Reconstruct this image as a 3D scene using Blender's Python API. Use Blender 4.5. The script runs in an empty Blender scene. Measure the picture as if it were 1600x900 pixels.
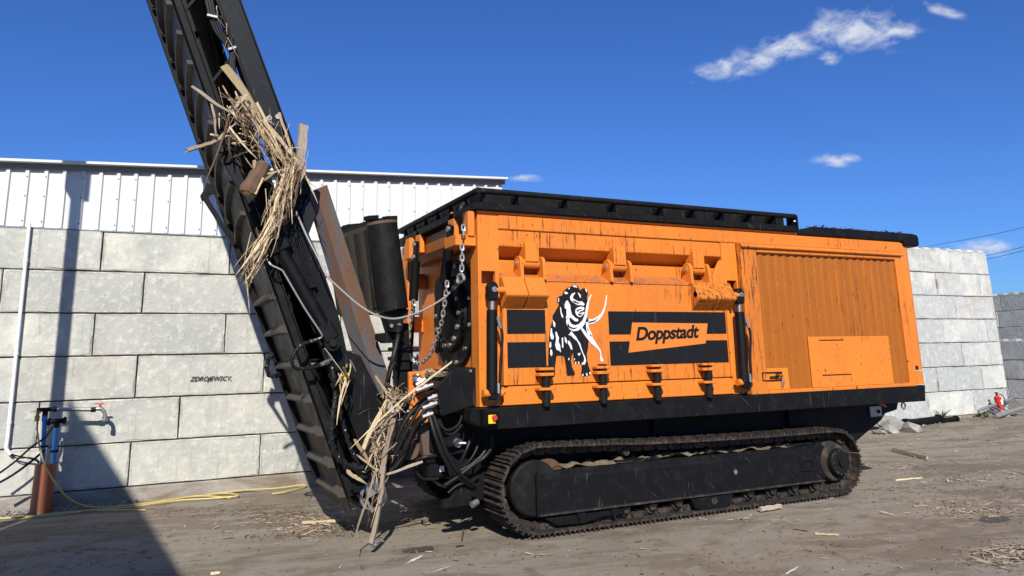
import bpy, bmesh, math, random
from math import radians, sin, cos, pi, tan, sqrt
from mathutils import Vector, Matrix, noise
random.seed(7)
scene = bpy.context.scene
COL = scene.collection

# ---------------------------------------------------------------- camera
CAM_H = 1.84
FPX, PXC, PYC = 1180.9, 800.0, 319.6          # focal length and optical centre in photo pixels (1600 wide)
YAW, PITCH, ROLL = radians(26.13), radians(11.57), radians(-1.3)
FW = Vector((sin(YAW)*cos(PITCH), cos(YAW)*cos(PITCH), sin(PITCH)))
R0 = Vector((cos(YAW), -sin(YAW), 0)); U0 = R0.cross(FW)
RI = R0*cos(ROLL)+U0*sin(ROLL); UP = -R0*sin(ROLL)+U0*cos(ROLL)
CAM = Vector((0, 0, CAM_H))
cd = bpy.data.cameras.new('camera'); cam = bpy.data.objects.new('camera', cd); COL.objects.link(cam)
cd.sensor_fit = 'HORIZONTAL'; cd.sensor_width = 36.0; cd.lens = FPX/1600*36
cd.shift_y = -(450-PYC)/1600; cd.clip_start = 0.1; cd.clip_end = 3000
m = Matrix((RI, UP, -FW)).transposed().to_4x4(); m.translation = CAM
cam.matrix_world = m; scene.camera = cam

def ray(x, y): return FW+RI*((x-PXC)/FPX)-UP*((y-PYC)/FPX)
def onY(x, y, Y):
    d = ray(x, y); return CAM+d*(Y/d.y)
def onZ(x, y, z=0.0):
    d = ray(x, y); return CAM+d*((z-CAM_H)/d.z)
def onX(x, y, X):
    d = ray(x, y); return CAM+d*(X/d.x)
def XZ(x, y, Y=7.5):
    p = onY(x, y, Y); return (p.x, p.z)

# ---------------------------------------------------------------- sun, sky, exposure
SUN_AZ, SUN_EL = 22.0, 35.0                    # light travels towards +Y turned 22 deg to +X
sd = bpy.data.lights.new('sun', 'SUN'); sun = bpy.data.objects.new('sun', sd); COL.objects.link(sun)
sd.energy = 5.0; sd.angle = radians(0.45); sd.color = (1.0, 0.955, 0.89)
LD = Vector((sin(radians(SUN_AZ))*cos(radians(SUN_EL)), cos(radians(SUN_AZ))*cos(radians(SUN_EL)), -sin(radians(SUN_EL))))
sun.rotation_euler = LD.to_track_quat('-Z', 'Y').to_euler(); sun.location = (-20, -40, 40)
vs = scene.view_settings
vs.view_transform = 'Standard'; vs.look = 'None'; vs.exposure = 0.33; vs.gamma = 1.0; vs.use_curve_mapping = False
scene.cycles.max_bounces = 6; scene.cycles.diffuse_bounces = 2; scene.cycles.glossy_bounces = 3

class NT:
    def __init__(s, tree): s.t = tree; tree.nodes.clear()
    def n(s, typ, ins=None, **kw):
        nd = s.t.nodes.new(typ)
        for k, v in kw.items(): setattr(nd, k, v)
        for k, v in (ins or {}).items():
            sock = nd.inputs[k]
            if isinstance(v, bpy.types.NodeSocket): s.t.links.new(v, sock)
            else: sock.default_value = v
        return nd
    def math(s, op, a, b=None, c=None, clamp=False):
        ins = {0: a}
        if b is not None: ins[1] = b
        if c is not None: ins[2] = c
        return s.n('ShaderNodeMath', ins, operation=op, use_clamp=clamp).outputs[0]
    def vm(s, op, a, b=None):
        ins = {0: a}
        if b is not None: ins[1] = b
        nd = s.n('ShaderNodeVectorMath', ins, operation=op)
        return nd.outputs['Value'] if op in ('DOT_PRODUCT', 'LENGTH', 'DISTANCE') else nd.outputs['Vector']
    def noise(s, vec, scale, detail=4, rough=0.55, dist=0.0):
        return s.n('ShaderNodeTexNoise', {'Vector': vec, 'Scale': scale, 'Detail': detail, 'Roughness': rough, 'Distortion': dist}).outputs['Fac']
    def ramp(s, fac, a, b, lo=0.0, hi=1.0):
        return s.n('ShaderNodeMapRange', {'Value': fac, 'From Min': a, 'From Max': b, 'To Min': lo, 'To Max': hi}, clamp=True).outputs['Result']
    def mix(s, fac, a, b, blend='MIX'):
        nd = s.n('ShaderNodeMix', data_type='RGBA', blend_type=blend)
        for i, v in ((0, fac), (6, a), (7, b)):
            if isinstance(v, bpy.types.NodeSocket): s.t.links.new(v, nd.inputs[i])
            else: nd.inputs[i].default_value = v if i == 0 or len(v) == 4 else (*v, 1)
        return nd.outputs[2]

world = bpy.data.worlds.new('World'); scene.world = world; world.use_nodes = True
w = NT(world.node_tree)
sky = w.n('ShaderNodeTexSky', sky_type='NISHITA', sun_disc=False, sun_elevation=radians(SUN_EL), sun_rotation=radians(180+SUN_AZ),
          altitude=0.0, air_density=1.0, dust_density=0.35, ozone_density=2.6)
skyc = w.mix(1.0, sky.outputs[0], (0.42, 0.77, 1.45, 1), 'MULTIPLY')
geo = w.n('ShaderNodeTexCoord').outputs['Generated']
# small fair-weather clouds: soft blobs in the sky's own direction space, broken up by noise
def blob(px, py, wx, wy, rot):
    c = ray(px, py).normalized(); r = RI-c*RI.dot(c); r.normalize(); u = c.cross(r)*-1
    if u.z < 0: u = -u
    a = radians(rot); e1 = r*cos(a)+u*sin(a); e2 = -r*sin(a)+u*cos(a)
    ax = FPX*0.86
    e1 = e1*(ax/wx); e2 = e2*(ax/wy)
    d1 = w.math('SUBTRACT', w.vm('DOT_PRODUCT', geo, tuple(e1)), e1.dot(c))
    d2 = w.math('SUBTRACT', w.vm('DOT_PRODUCT', geo, tuple(e2)), e2.dot(c))
    q = w.math('SQRT', w.math('ADD', w.math('MULTIPLY', d1, d1), w.math('MULTIPLY', d2, d2)))
    front = w.math('GREATER_THAN', w.vm('DOT_PRODUCT', geo, tuple(c)), 0.8)
    return w.math('SUBTRACT', w.math('MULTIPLY', w.math('SUBTRACT', 1.25, q), front), w.math('MULTIPLY', w.math('SUBTRACT', 1.0, front), 6.0))
fields = [blob(*b) for b in ((1345, 45, 62, 24, -4), (1395, 50, 30, 15, 0), (1290, 45, 28, 20, 20), (1215, 78, 52, 17, 14), (1150, 104, 58, 13, 12), (1297, 90, 13, 8, 0),
                             (1300, 251, 22, 8, 0), (1325, 247, 18, 6, 0), (822, 278, 26, 6, 0), (1532, 388, 28, 11, 0), (1468, 14, 26, 6, -18))]
f = fields[0]
for g in fields[1:]: f = w.math('MAXIMUM', f, g)
wv = w.n('ShaderNodeMapping', {'Vector': geo, 'Scale': (1, 1, 1.7)}).outputs[0]
n1 = w.noise(wv, 30.0, 7, 0.58, 0.5); n2 = w.noise(wv, 120.0, 4, 0.55, 0.3)
dens = w.math('ADD', f, w.math('MULTIPLY', w.math('SUBTRACT', n1, 0.5), 3.4))
dens = w.math('ADD', dens, w.math('MULTIPLY', w.math('SUBTRACT', n2, 0.5), 0.6))
dens = w.math('MULTIPLY', w.ramp(dens, 0.10, 1.35), w.ramp(f, -0.15, 0.6))
wisp = w.noise(w.n('ShaderNodeMapping', {'Vector': geo, 'Scale': (2.0, 2.0, 14.0), 'Rotation': (0.05, 0.12, 0)}).outputs[0], 3.2, 6, 0.6, 0.6)
dens = w.math('MAXIMUM', w.math('MULTIPLY', dens, 0.86), w.ramp(wisp, 0.68, 1.0, 0, 0.02))
cl = w.mix(w.ramp(n1, 0.35, 0.7), (6.2, 7.0, 8.8, 1), (9.4, 9.8, 10.6, 1))
final = w.mix(dens, skyc, cl)
bg = w.n('ShaderNodeBackground', {'Color': final, 'Strength': 0.069})
w.t.links.new(bg.outputs[0], w.n('ShaderNodeOutputWorld').inputs[0])

# ---------------------------------------------------------------- mesh helpers
class MB:
    def __init__(s): s.v = []; s.f = []
    def add(s, vs, fs):
        o = len(s.v); s.v += [tuple(p) for p in vs]; s.f += [tuple(i+o for i in q) for q in fs]; return s
    def box(s, x0, x1, y0, y1, z0, z1):
        return s.add([(x0,y0,z0),(x1,y0,z0),(x1,y1,z0),(x0,y1,z0),(x0,y0,z1),(x1,y0,z1),(x1,y1,z1),(x0,y1,z1)],
                     [(0,3,2,1),(4,5,6,7),(0,1,5,4),(1,2,6,5),(2,3,7,6),(3,0,4,7)])
    def obox(s, c, a, b, d):
        c, a, b, d = Vector(c), Vector(a), Vector(b), Vector(d)
        return s.add([c-a-b-d, c+a-b-d, c+a+b-d, c-a+b-d, c-a-b+d, c+a-b+d, c+a+b+d, c-a+b+d],
                     [(0,3,2,1),(4,5,6,7),(0,1,5,4),(1,2,6,5),(2,3,7,6),(3,0,4,7)])
    def bar(s, p0, p1, wid, thk, side=(0, 1, 0)):
        p0, p1 = Vector(p0), Vector(p1); d = p1-p0; L = d.length/2; d.normalize()
        sd = Vector(side); sd = (sd-d*sd.dot(d)).normalized(); t = d.cross(sd)
        return s.obox((p0+p1)/2, d*L, sd*wid/2, t*thk/2)
    def prism(s, poly, axis, a, b):
        n = len(poly)
        mk = {'y': lambda p, t: (p[0], t, p[1]), 'x': lambda p, t: (t, p[0], p[1]), 'z': lambda p, t: (p[0], p[1], t)}[axis]
        vs = [mk(p, a) for p in poly]+[mk(p, b) for p in poly]
        fs = [tuple(range(n)), tuple(range(2*n-1, n-1, -1))]+[(i, i+n, (i+1) % n+n, (i+1) % n) for i in range(n)]
        return s.add(vs, fs)
    def cyl(s, p0, p1, r0, r1=None, n=16):
        p0, p1 = Vector(p0), Vector(p1); r1 = r0 if r1 is None else r1
        d = (p1-p0).normalized(); q = d.to_track_quat('Z', 'Y'); a = q @ Vector((1,0,0)); b = q @ Vector((0,1,0))
        vs = []
        for p, r in ((p0, r0), (p1, r1)):
            vs += [p+(a*cos(2*pi*i/n)+b*sin(2*pi*i/n))*r for i in range(n)]
        fs = [tuple(range(n-1, -1, -1)), tuple(range(n, 2*n))]+[(i, (i+1) % n, (i+1) % n+n, i+n) for i in range(n)]
        return s.add(vs, fs)
    def tube(s, pts, r, n=8, sub=6, closed=False):
        P = [Vector(p) for p in pts]
        if sub > 1 and len(P) > 2:
            Q = []; k = len(P)
            rng = range(k if closed else k-1)
            for i in rng:
                if closed: p0, p1, p2, p3 = P[(i-1) % k], P[i], P[(i+1) % k], P[(i+2) % k]
                else: p0, p1, p2, p3 = P[max(i-1, 0)], P[i], P[i+1], P[min(i+2, k-1)]
                for j in range(sub):
                    t = j/sub
                    Q.append(0.5*((2*p1)+(p2-p0)*t+(2*p0-5*p1+4*p2-p3)*t*t+(3*p1-p0-3*p2+p3)*t**3))
            if not closed: Q.append(P[-1])
            P = Q
        k = len(P); vs = []; nrm = None
        for i in range(k):
            a = P[(i-1) % k] if closed else P[max(i-1, 0)]; b = P[(i+1) % k] if closed else P[min(i+1, k-1)]
            d = (b-a).normalized()
            if nrm is None: nrm = d.orthogonal().normalized()
            nrm = (nrm-d*nrm.dot(d)).normalized(); bn = d.cross(nrm)
            rr = r(i/(k-1)) if callable(r) else r
            vs += [P[i]+(nrm*cos(2*pi*j/n)+bn*sin(2*pi*j/n))*rr for j in range(n)]
        fs = []
        for i in range(k if closed else k-1):
            i2 = (i+1) % k
            fs += [(i*n+j, i*n+(j+1) % n, i2*n+(j+1) % n, i2*n+j) for j in range(n)]
        if not closed: fs += [tuple(range(n-1, -1, -1)), tuple(range((k-1)*n, k*n))]
        return s.add(vs, fs)
    def sheet(s, grid):      # grid[i][j] of points
        o = len(s.v); nj = len(grid[0])
        for row in grid: s.v += [tuple(p) for p in row]
        for i in range(len(grid)-1):
            for j in range(nj-1): s.f.append((o+i*nj+j, o+(i+1)*nj+j, o+(i+1)*nj+j+1, o+i*nj+j+1))
        return s

WL = {}
def mesh_of(mb, name, mat, smooth=False, c=None, recalc=True):
    if c is None:
        lo = [min(p[i] for p in mb.v) for i in range(3)]; hi = [max(p[i] for p in mb.v) for i in range(3)]
        c = Vector([(lo[i]+hi[i])/2 for i in range(3)])
    me = bpy.data.meshes.new(name)
    me.from_pydata([(p[0]-c.x, p[1]-c.y, p[2]-c.z) for p in mb.v], [], mb.f)
    if recalc:
        bm = bmesh.new(); bm.from_mesh(me); bmesh.ops.recalc_face_normals(bm, faces=bm.faces[:]); bm.to_mesh(me); bm.free()
    if mat: me.materials.append(mat)
    if smooth:
        me.polygons.foreach_set('use_smooth', [True]*len(me.polygons)); me.set_sharp_from_angle(angle=radians(38))
    me.update(); return me, c
def put(name, me, loc, parent=None, rot=None):
    o = bpy.data.objects.new(name, me); COL.objects.link(o)
    loc = Vector(loc); WL[o.name] = loc
    if parent is not None:
        o.parent = parent; o.location = loc-WL[parent.name]
    else: o.location = loc
    if rot is not None: o.rotation_euler = rot
    return o
def build(name, mb, mat, parent=None, bevel=0.0, smooth=False, seg=1, c=None):
    me, c = mesh_of(mb, name, mat, smooth, c)
    o = put(name, me, c, parent)
    if bevel:
        b = o.modifiers.new('bevel', 'BEVEL'); b.width = bevel; b.segments = seg; b.limit_method = 'ANGLE'; b.angle_limit = radians(40)
    return o
def tag(o, label=None, cat=None, group=None, kind=None):
    if label: o['label'] = label
    if cat: o['category'] = cat
    if group: o['group'] = group
    if kind: o['kind'] = kind
    return o
def thing(name, loc, label, cat, group=None):
    o = bpy.data.objects.new(name, None); COL.objects.link(o); o.location = loc; o.empty_display_size = 0.2
    WL[o.name] = Vector(loc); return tag(o, label, cat, group)

# ---------------------------------------------------------------- materials
def mat(name, col, rough=0.6, metal=0.0, spec=0.5, fn=None, bump=0.0):
    m = bpy.data.materials.new(name); m.use_nodes = True; t = NT(m.node_tree)
    p = t.n('ShaderNodeBsdfPrincipled', {'Base Color': (*col, 1), 'Roughness': rough, 'Metallic': metal, 'Specular IOR Level': spec})
    t.t.links.new(p.outputs[0], t.n('ShaderNodeOutputMaterial').inputs[0])
    if fn:
        pos = t.n('ShaderNodeNewGeometry').outputs['Position']
        r = fn(t, pos, col)
        if 'col' in r: t.t.links.new(r['col'], p.inputs['Base Color'])
        if 'rough' in r: t.t.links.new(r['rough'], p.inputs['Roughness'])
        if 'h' in r:
            b = t.n('ShaderNodeBump', {'Height': r['h'], 'Strength': r.get('bs', 0.4), 'Distance': r.get('bd', 0.02)})
            t.t.links.new(b.outputs[0], p.inputs['Normal'])
    return m
def mp(t, pos, sc, loc=(0, 0, 0)): return t.n('ShaderNodeMapping', {'Vector': pos, 'Scale': sc, 'Location': loc}).outputs[0]

def orange_fn(dirt=0.0, drip=1.0):
    def fn(t, pos, col):
        big = t.noise(pos, 1.3, 5, 0.62); fine = t.noise(pos, 26, 5, 0.65)
        st = t.noise(mp(t, pos, (13, 13, 0.7)), 1.0, 4, 0.6)
        c = t.mix(t.ramp(big, 0.35, 0.68, 0, 0.55), (*col, 1), (col[0]*0.80, col[1]*0.78, col[2]*1.3, 1))
        c = t.mix(t.ramp(st, 0.52, 0.8, 0, 0.30*(1+dirt)), c, (0.32, 0.10, 0.012, 1))
        if dirt: c = t.mix(t.ramp(t.noise(mp(t, pos, (9, 9, 0.5)), 1.0, 5, 0.6), 0.2, 0.75, 0.35*dirt, 0.85*dirt), c, (0.25, 0.082, 0.010, 1))
        # run-off drips: thin, dark, broken vertical lines
        wob = t.vm('ADD', pos, t.vm('MULTIPLY', t.n('ShaderNodeTexNoise', {'Vector': pos, 'Scale': 7.0, 'Detail': 2.0}).outputs['Color'], (0.02, 0.02, 0)))
        dn = t.noise(mp(t, wob, (36, 36, 2.6)), 1.0, 3, 0.6)
        msk = t.ramp(t.noise(mp(t, pos, (0.75, 0.75, 1.3), (3, 1, 5)), 1.0, 4, 0.62), 0.50-0.10*(drip-0.9), 0.60-0.10*(drip-0.9))
        c = t.mix(t.math('MULTIPLY', t.math('MULTIPLY', t.ramp(dn, 0.575-0.05*(drip-0.9), 0.66-0.05*(drip-0.9)), msk), min(0.9, 0.85*drip)), c, (0.075, 0.028, 0.011, 1))
        sp = t.ramp(t.noise(mp(t, pos, (38, 38, 17)), 1.0, 2, 0.5), 0.69, 0.72)
        c = t.mix(t.math('MULTIPLY', sp, 0.85), c, (0.035, 0.02, 0.012, 1))
        sc = t.ramp(t.noise(mp(t, t.n('ShaderNodeMapping', {'Vector': pos, 'Rotation': (0, 0.7, 0)}).outputs[0], (3, 3, 90)), 1.0, 2), 0.70, 0.76, 0, 0.5)
        c = t.mix(sc, c, (0.72, 0.32, 0.09, 1))
        return {'col': c, 'rough': t.ramp(fine, 0.3, 0.8, 0.36, 0.58), 'h': t.math('ADD', t.math('MULTIPLY', fine, 0.15), t.noise(pos, 2.2, 2)), 'bs': 0.12, 'bd': 0.03}
    return fn
def black_fn(scr=1.0, dust=0.5):
    def fn(t, pos, col):
        n = t.noise(pos, 6, 6, 0.65); f = t.noise(pos, 70, 4, 0.7)
        c = t.mix(t.ramp(n, 0.5, 0.85, 0, 0.4*dust), (*col, 1), (0.045, 0.040, 0.034, 1))
        c = t.mix(t.ramp(f, 0.66, 0.8, 0, 0.5*dust), c, (0.10, 0.09, 0.075, 1))
        s1 = t.ramp(t.noise(mp(t, pos, (34, 34, 2.6)), 1.0, 3, 0.6, 0.4), 0.655, 0.72, 0, 0.5*scr)
        s2 = t.ramp(t.noise(mp(t, t.n('ShaderNodeMapping', {'Vector': pos, 'Rotation': (0, 0.9, 0)}).outputs[0], (60, 60, 2.5)), 1.0, 2, 0.5, 0.3), 0.69, 0.74, 0, 0.5*scr)
        c = t.mix(t.math('MAXIMUM', s1, s2), c, (0.085, 0.080, 0.072, 1))
        return {'col': c, 'rough': t.ramp(n, 0.3, 0.8, 0.45, 0.75), 'h': n, 'bs': 0.10, 'bd': 0.02}
    return fn
def mud_fn(t, pos, col):
    n = t.noise(pos, 9, 7, 0.7); f = t.noise(pos, 60, 4, 0.7)
    c = t.mix(t.ramp(n, 0.48, 0.70), (*col, 1), (0.10, 0.073, 0.050, 1))
    c = t.mix(t.ramp(f, 0.6, 0.8, 0, 0.8), c, (0.22, 0.17, 0.115, 1))
    return {'col': c, 'h': t.math('ADD', n, t.math('MULTIPLY', f, 0.4)), 'bs': 0.5, 'bd': 0.02}
def rust_fn(t, pos, col):
    n = t.noise(mp(t, pos, (4, 4, 1.6)), 1.0, 7, 0.65, 0.6); f = t.noise(pos, 48, 5, 0.7)
    c = t.mix(t.ramp(n, 0.35, 0.62), (*col, 1), (0.145, 0.066, 0.028, 1))
    c = t.mix(t.ramp(f, 0.42, 0.66, 0, 0.8), c, (0.062, 0.034, 0.022, 1))
    c = t.mix(t.ramp(t.noise(mp(t, pos, (7, 7, 0.9), (2, 0, 1)), 1.0, 5, 0.6), 0.46, 0.55, 0, 0.85), c, (0.070, 0.074, 0.08, 1))
    return {'col': c, 'h': f, 'bs': 0.25, 'bd': 0.01}
def concrete_fn(warm=0.0):
    def fn(t, pos, col):
        rnd = t.n('ShaderNodeObjectInfo').outputs['Random']
        off = t.vm('ADD', pos, t.vm('SCALE', (1, 1, 1), None)) if False else pos
        shift = t.n('ShaderNodeCombineXYZ', {0: t.math('MULTIPLY', rnd, 37.0), 1: t.math('MULTIPLY', rnd, 11.0), 2: t.math('MULTIPLY', rnd, 23.0)}).outputs[0]
        q = t.vm('ADD', off, shift)
        a = t.noise(q, 1.5, 6, 0.62, 0.5); b = t.noise(q, 9, 6, 0.7); f = t.noise(q, 85, 3, 0.7)
        c = t.mix(t.ramp(rnd, 0, 1), (col[0]*0.74, col[1]*0.75, col[2]*0.77, 1), (col[0]*1.14, col[1]*1.13, col[2]*1.08, 1))
        c = t.mix(t.ramp(a, 0.36, 0.62, 0, 0.75), c, (col[0]*0.66, col[1]*0.71, col[2]*0.72, 1))
        c = t.mix(t.ramp(b, 0.5, 0.70, 0, 0.7), c, (col[0]*1.25, col[1]*1.24, col[2]*1.18, 1))
        # damp brown water stains, some blocks only
        br = t.math('MULTIPLY', t.ramp(t.noise(mp(t, q, (1.1, 1.1, 0.9), (5, 5, 5)), 1.0, 5, 0.6), 0.55, 0.72, 0, 0.65), t.ramp(rnd, 0.45, 0.9))
        c = t.mix(br, c, (0.36, 0.285, 0.195, 1))
        ru = t.ramp(t.noise(mp(t, q, (17, 17, 1.0), (1, 2, 9)), 1.0, 4, 0.6), 0.60, 0.74, 0, 0.5)
        c = t.mix(ru, c, (0.20, 0.19, 0.175, 1))
        pit = t.n('ShaderNodeTexVoronoi', {'Vector': q, 'Scale': 13.0, 'Randomness': 1.0}).outputs['Distance']
        pm = t.math('MULTIPLY', t.ramp(pit, 0.0, 0.13, 1, 0), t.ramp(b, 0.5, 0.6))
        c = t.mix(t.math('MULTIPLY', pm, 0.7), c, (0.12, 0.115, 0.11, 1))
        gx = t.n('ShaderNodeSeparateXYZ', {0: t.n('ShaderNodeTexCoord').outputs['Generated']}).outputs
        ex = t.math('MULTIPLY', t.math('MINIMUM', gx[0], t.math('SUBTRACT', 1.0, gx[0])), 1.7); ez = t.math('MULTIPLY', t.math('MINIMUM', gx[2], t.math('SUBTRACT', 1.0, gx[2])), 0.6)
        ed = t.math('ADD', t.math('MINIMUM', ex, ez), t.math('MULTIPLY', t.math('SUBTRACT', t.noise(q, 14, 5, 0.7), 0.5), 0.10))
        c = t.mix(t.math('MULTIPLY', t.ramp(ed, 0.0, 0.045, 1, 0), t.ramp(t.noise(q, 2.0, 3), 0.40, 0.62, 0, 0.85)), c, (0.24, 0.225, 0.195, 1))
        c = t.mix(t.math('MULTIPLY', t.ramp(ed, 0.0, 0.02, 1, 0), t.ramp(t.noise(q, 3.1, 3), 0.42, 0.56, 0, 0.8)), c, (col[0]*1.3, col[1]*1.3, col[2]*1.25, 1))
        h = t.math('SUBTRACT', t.math('ADD', t.math('MULTIPLY', b, 0.7), t.math('MULTIPLY', f, 0.25)), pm)
        return {'col': c, 'h': h, 'bs': 0.8, 'bd': 0.03}
    return fn
def wood_fn(t, pos, col):
    rnd = t.n('ShaderNodeObjectInfo').outputs['Random']; isl = t.n('ShaderNodeNewGeometry').outputs['Random Per Island']
    r = t.math('FRACT', t.math('ADD', rnd, isl))
    g = t.noise(mp(t, pos, (90, 90, 14)), 1.0, 4, 0.65)
    c = t.mix(t.ramp(r, 0, 1), (col[0]*0.50, col[1]*0.45, col[2]*0.38, 1), (col[0]*1.20, col[1]*1.24, col[2]*1.30, 1))
    c = t.mix(t.ramp(g, 0.48, 0.72, 0, 0.7), c, (col[0]*0.38, col[1]*0.32, col[2]*0.25, 1))
    return {'col': c, 'h': g, 'bs': 0.5, 'bd': 0.006}
def ground_fn(t, pos, col):
    big = t.noise(pos, 0.22, 5, 0.6, 0.6)
    st = t.noise(mp(t, t.n('ShaderNodeMapping', {'Vector': pos, 'Rotation': (0, 0, 0.25)}).outputs[0], (0.30, 1.9, 1)), 1.0, 7, 0.66, 0.9)
    md = t.noise(pos, 2.6, 7, 0.68, 0.4); fi = t.noise(pos, 24, 6, 0.72); gr = t.noise(pos, 160, 3, 0.75)
    c = t.mix(t.ramp(big, 0.35, 0.68), (*col, 1), (col[0]*1.18, col[1]*1.20, col[2]*1.25, 1))
    c = t.mix(t.ramp(st, 0.50, 0.66, 0, 0.6), c, (col[0]*0.58, col[1]*0.54, col[2]*0.50, 1))
    c = t.mix(t.ramp(md, 0.52, 0.68, 0, 0.75), c, (0.275, 0.243, 0.198, 1))
    c = t.mix(t.ramp(md, 0.30, 0.46, 0.75, 0), c, (col[0]*0.50, col[1]*0.45, col[2]*0.40, 1))
    c = t.mix(t.ramp(fi, 0.54, 0.74, 0, 0.5), c, (col[0]*0.58, col[1]*0.54, col[2]*0.50, 1))
    c = t.mix(t.ramp(gr, 0.62, 0.8, 0, 0.4), c, (0.31, 0.28, 0.235, 1))
    c = t.mix(t.ramp(gr, 0.20, 0.34, 0.3, 0), c, (0.055, 0.044, 0.034, 1))
    cr = t.noise(mp(t, t.n('ShaderNodeMapping', {'Vector': pos, 'Rotation': (0, 0, 0.2)}).outputs[0], (0.55, 1.15, 1), (4, 9, 0)), 1.0, 9, 0.70, 0.8)
    c = t.mix(t.ramp(cr, 0.50, 0.56, 0, 0.55), c, (col[0]*0.60, col[1]*0.55, col[2]*0.50, 1))
    c = t.mix(t.ramp(cr, 0.40, 0.46, 0.55, 0), c, (0.262, 0.232, 0.186, 1))
    # chalky scrapes left by buckets and tracks
    scr = t.ramp(t.noise(mp(t, t.n('ShaderNodeMapping', {'Vector': pos, 'Rotation': (0, 0, -0.35)}).outputs[0], (0.9, 7.5, 1)), 1.0, 6, 0.66, 0.5), 0.60, 0.68)
    c = t.mix(t.math('MULTIPLY', scr, t.ramp(fi, 0.42, 0.62, 0.1, 0.8)), c, (0.40, 0.375, 0.33, 1))
    h = t.math('ADD', t.math('MULTIPLY', md, 0.6), t.math('ADD', t.math('MULTIPLY', fi, 0.5), t.math('MULTIPLY', gr, 0.18)))
    return {'col': c, 'rough': t.ramp(md, 0.3, 0.7, 0.75, 0.95), 'h': h, 'bs': 0.55, 'bd': 0.03}
def sheet_fn(t, pos, col):
    n = t.noise(mp(t, pos, (5, 5, 0.8)), 1.0, 5, 0.6); b = t.noise(pos, 1.1, 4)
    c = t.mix(t.ramp(n, 0.5, 0.8, 0, 0.22), (*col, 1), (0.52, 0.53, 0.50, 1))
    c = t.mix(t.ramp(b, 0.5, 0.75, 0, 0.12), c, (0.6, 0.62, 0.6, 1))
    return {'col': c, 'h': b, 'bs': 0.08, 'bd': 0.03}
def dirtmound_fn(t, pos, col):
    n = t.noise(pos, 30, 6, 0.75); g = t.noise(pos, 130, 3, 0.75)
    c = t.mix(t.ramp(n, 0.4, 0.65), (*col, 1), (0.15, 0.112, 0.075, 1))
    c = t.mix(t.ramp(g, 0.58, 0.72, 0, 0.85), c, (0.46, 0.36, 0.23, 1))
    return {'col': c, 'h': t.math('ADD', n, g), 'bs': 0.9, 'bd': 0.03}
def spots_fn(t, pos, col):
    isl = t.n('ShaderNodeNewGeometry').outputs['Random Per Island']
    c = t.mix(isl, (col[0]*0.55, col[1]*0.55, col[2]*0.55, 1), (col[0]*1.25, col[1]*1.25, col[2]*1.25, 1))
    return {'col': c}
def faded_fn(t, pos, col):
    f = t.noise(pos, 40, 5, 0.7)
    return {'col': t.mix(t.ramp(f, 0.45, 0.75, 0, 0.55), (*col, 1), (col[0]*0.5, col[1]*0.5, col[2]*0.5, 1)), 'h': f, 'bs': 0.15, 'bd': 0.01}
def sticker_fn(t, pos, col):
    s = t.ramp(t.noise(mp(t, t.n('ShaderNodeMapping', {'Vector': pos, 'Rotation': (0, 0.55, 0)}).outputs[0], (70, 70, 3)), 1.0, 3, 0.6, 0.3), 0.70, 0.76, 0, 0.55)
    v = t.ramp(t.noise(mp(t, pos, (26, 26, 1.1)), 1.0, 4, 0.62), 0.60, 0.76, 0, 0.50)
    c = t.mix(v, (*col, 1), (0.085, 0.055, 0.03, 1))
    return {'col': t.mix(s, c, (0.28, 0.27, 0.26, 1))}

M = {}
ORG = (0.70, 0.200, 0.020)
M['orange'] = mat('orange paint', ORG, 0.42, spec=0.35, fn=orange_fn(0, 0.8))
M['orange_dirt_and_shade'] = mat('orange paint under brown dirt film and painted shade', (0.46, 0.125, 0.010), 0.7, spec=0.25, fn=orange_fn(0.95, 0.9))
M['orange_runs'] = mat('orange paint with run-off', ORG, 0.45, spec=0.35, fn=orange_fn(0.2, 1.12))
M['orange_heavy'] = mat('orange paint with heavy run-off', ORG, 0.5, spec=0.35, fn=orange_fn(0.45, 1.8))
M['black'] = mat('scratched black paint', (0.0052, 0.0054, 0.006), 0.5, spec=0.16, fn=black_fn())
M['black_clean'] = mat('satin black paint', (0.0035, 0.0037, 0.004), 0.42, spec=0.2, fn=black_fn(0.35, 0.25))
M['black_dusty'] = mat('dusty black steel', (0.009, 0.0088, 0.0085), 0.65, spec=0.14, fn=black_fn(0.6, 1.0))
M['slate'] = mat('dark slate paint', (0.008, 0.010, 0.012), 0.5, spec=0.2, fn=black_fn(0.55, 0.45))
M['rubber'] = mat('worn belt rubber', (0.062, 0.052, 0.041), 0.85, spec=0.2, fn=black_fn(0.3, 0.7))
M['hose'] = mat('black hydraulic hose', (0.009, 0.009, 0.009), 0.5, spec=0.22)
M['spiral'] = mat('spiral guard plastic', (0.014, 0.014, 0.014), 0.32, spec=0.4)
M['steel'] = mat('zinc plated steel', (0.38, 0.38, 0.37), 0.42, 0.8, fn=faded_fn)
M['chain'] = mat('galvanised chain', (0.62, 0.61, 0.58), 0.42, 0.75)
M['rope'] = mat('pale grey cable sheath', (0.30, 0.30, 0.29), 0.6)
M['rust'] = mat('rusty plate', (0.105, 0.058, 0.034), 0.85, fn=rust_fn)
M['mud'] = mat('muddy track steel', (0.022, 0.019, 0.017), 0.75, spec=0.25, fn=mud_fn)
M['soil'] = mat('sawdust and soil', (0.30, 0.230, 0.148), 0.95, fn=dirtmound_fn)
M['concrete'] = mat('cast concrete', (0.54, 0.525, 0.465), 0.9, spec=0.15, fn=concrete_fn())
M['concrete_light'] = mat('pale cast concrete', (0.53, 0.525, 0.49), 0.9, spec=0.15, fn=concrete_fn())
M['concrete_grey'] = mat('grey cast concrete', (0.33, 0.33, 0.335), 0.9, fn=concrete_fn())
M['core'] = mat('dark joint', (0.10, 0.10, 0.10), 0.95, fn=faded_fn)
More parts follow.
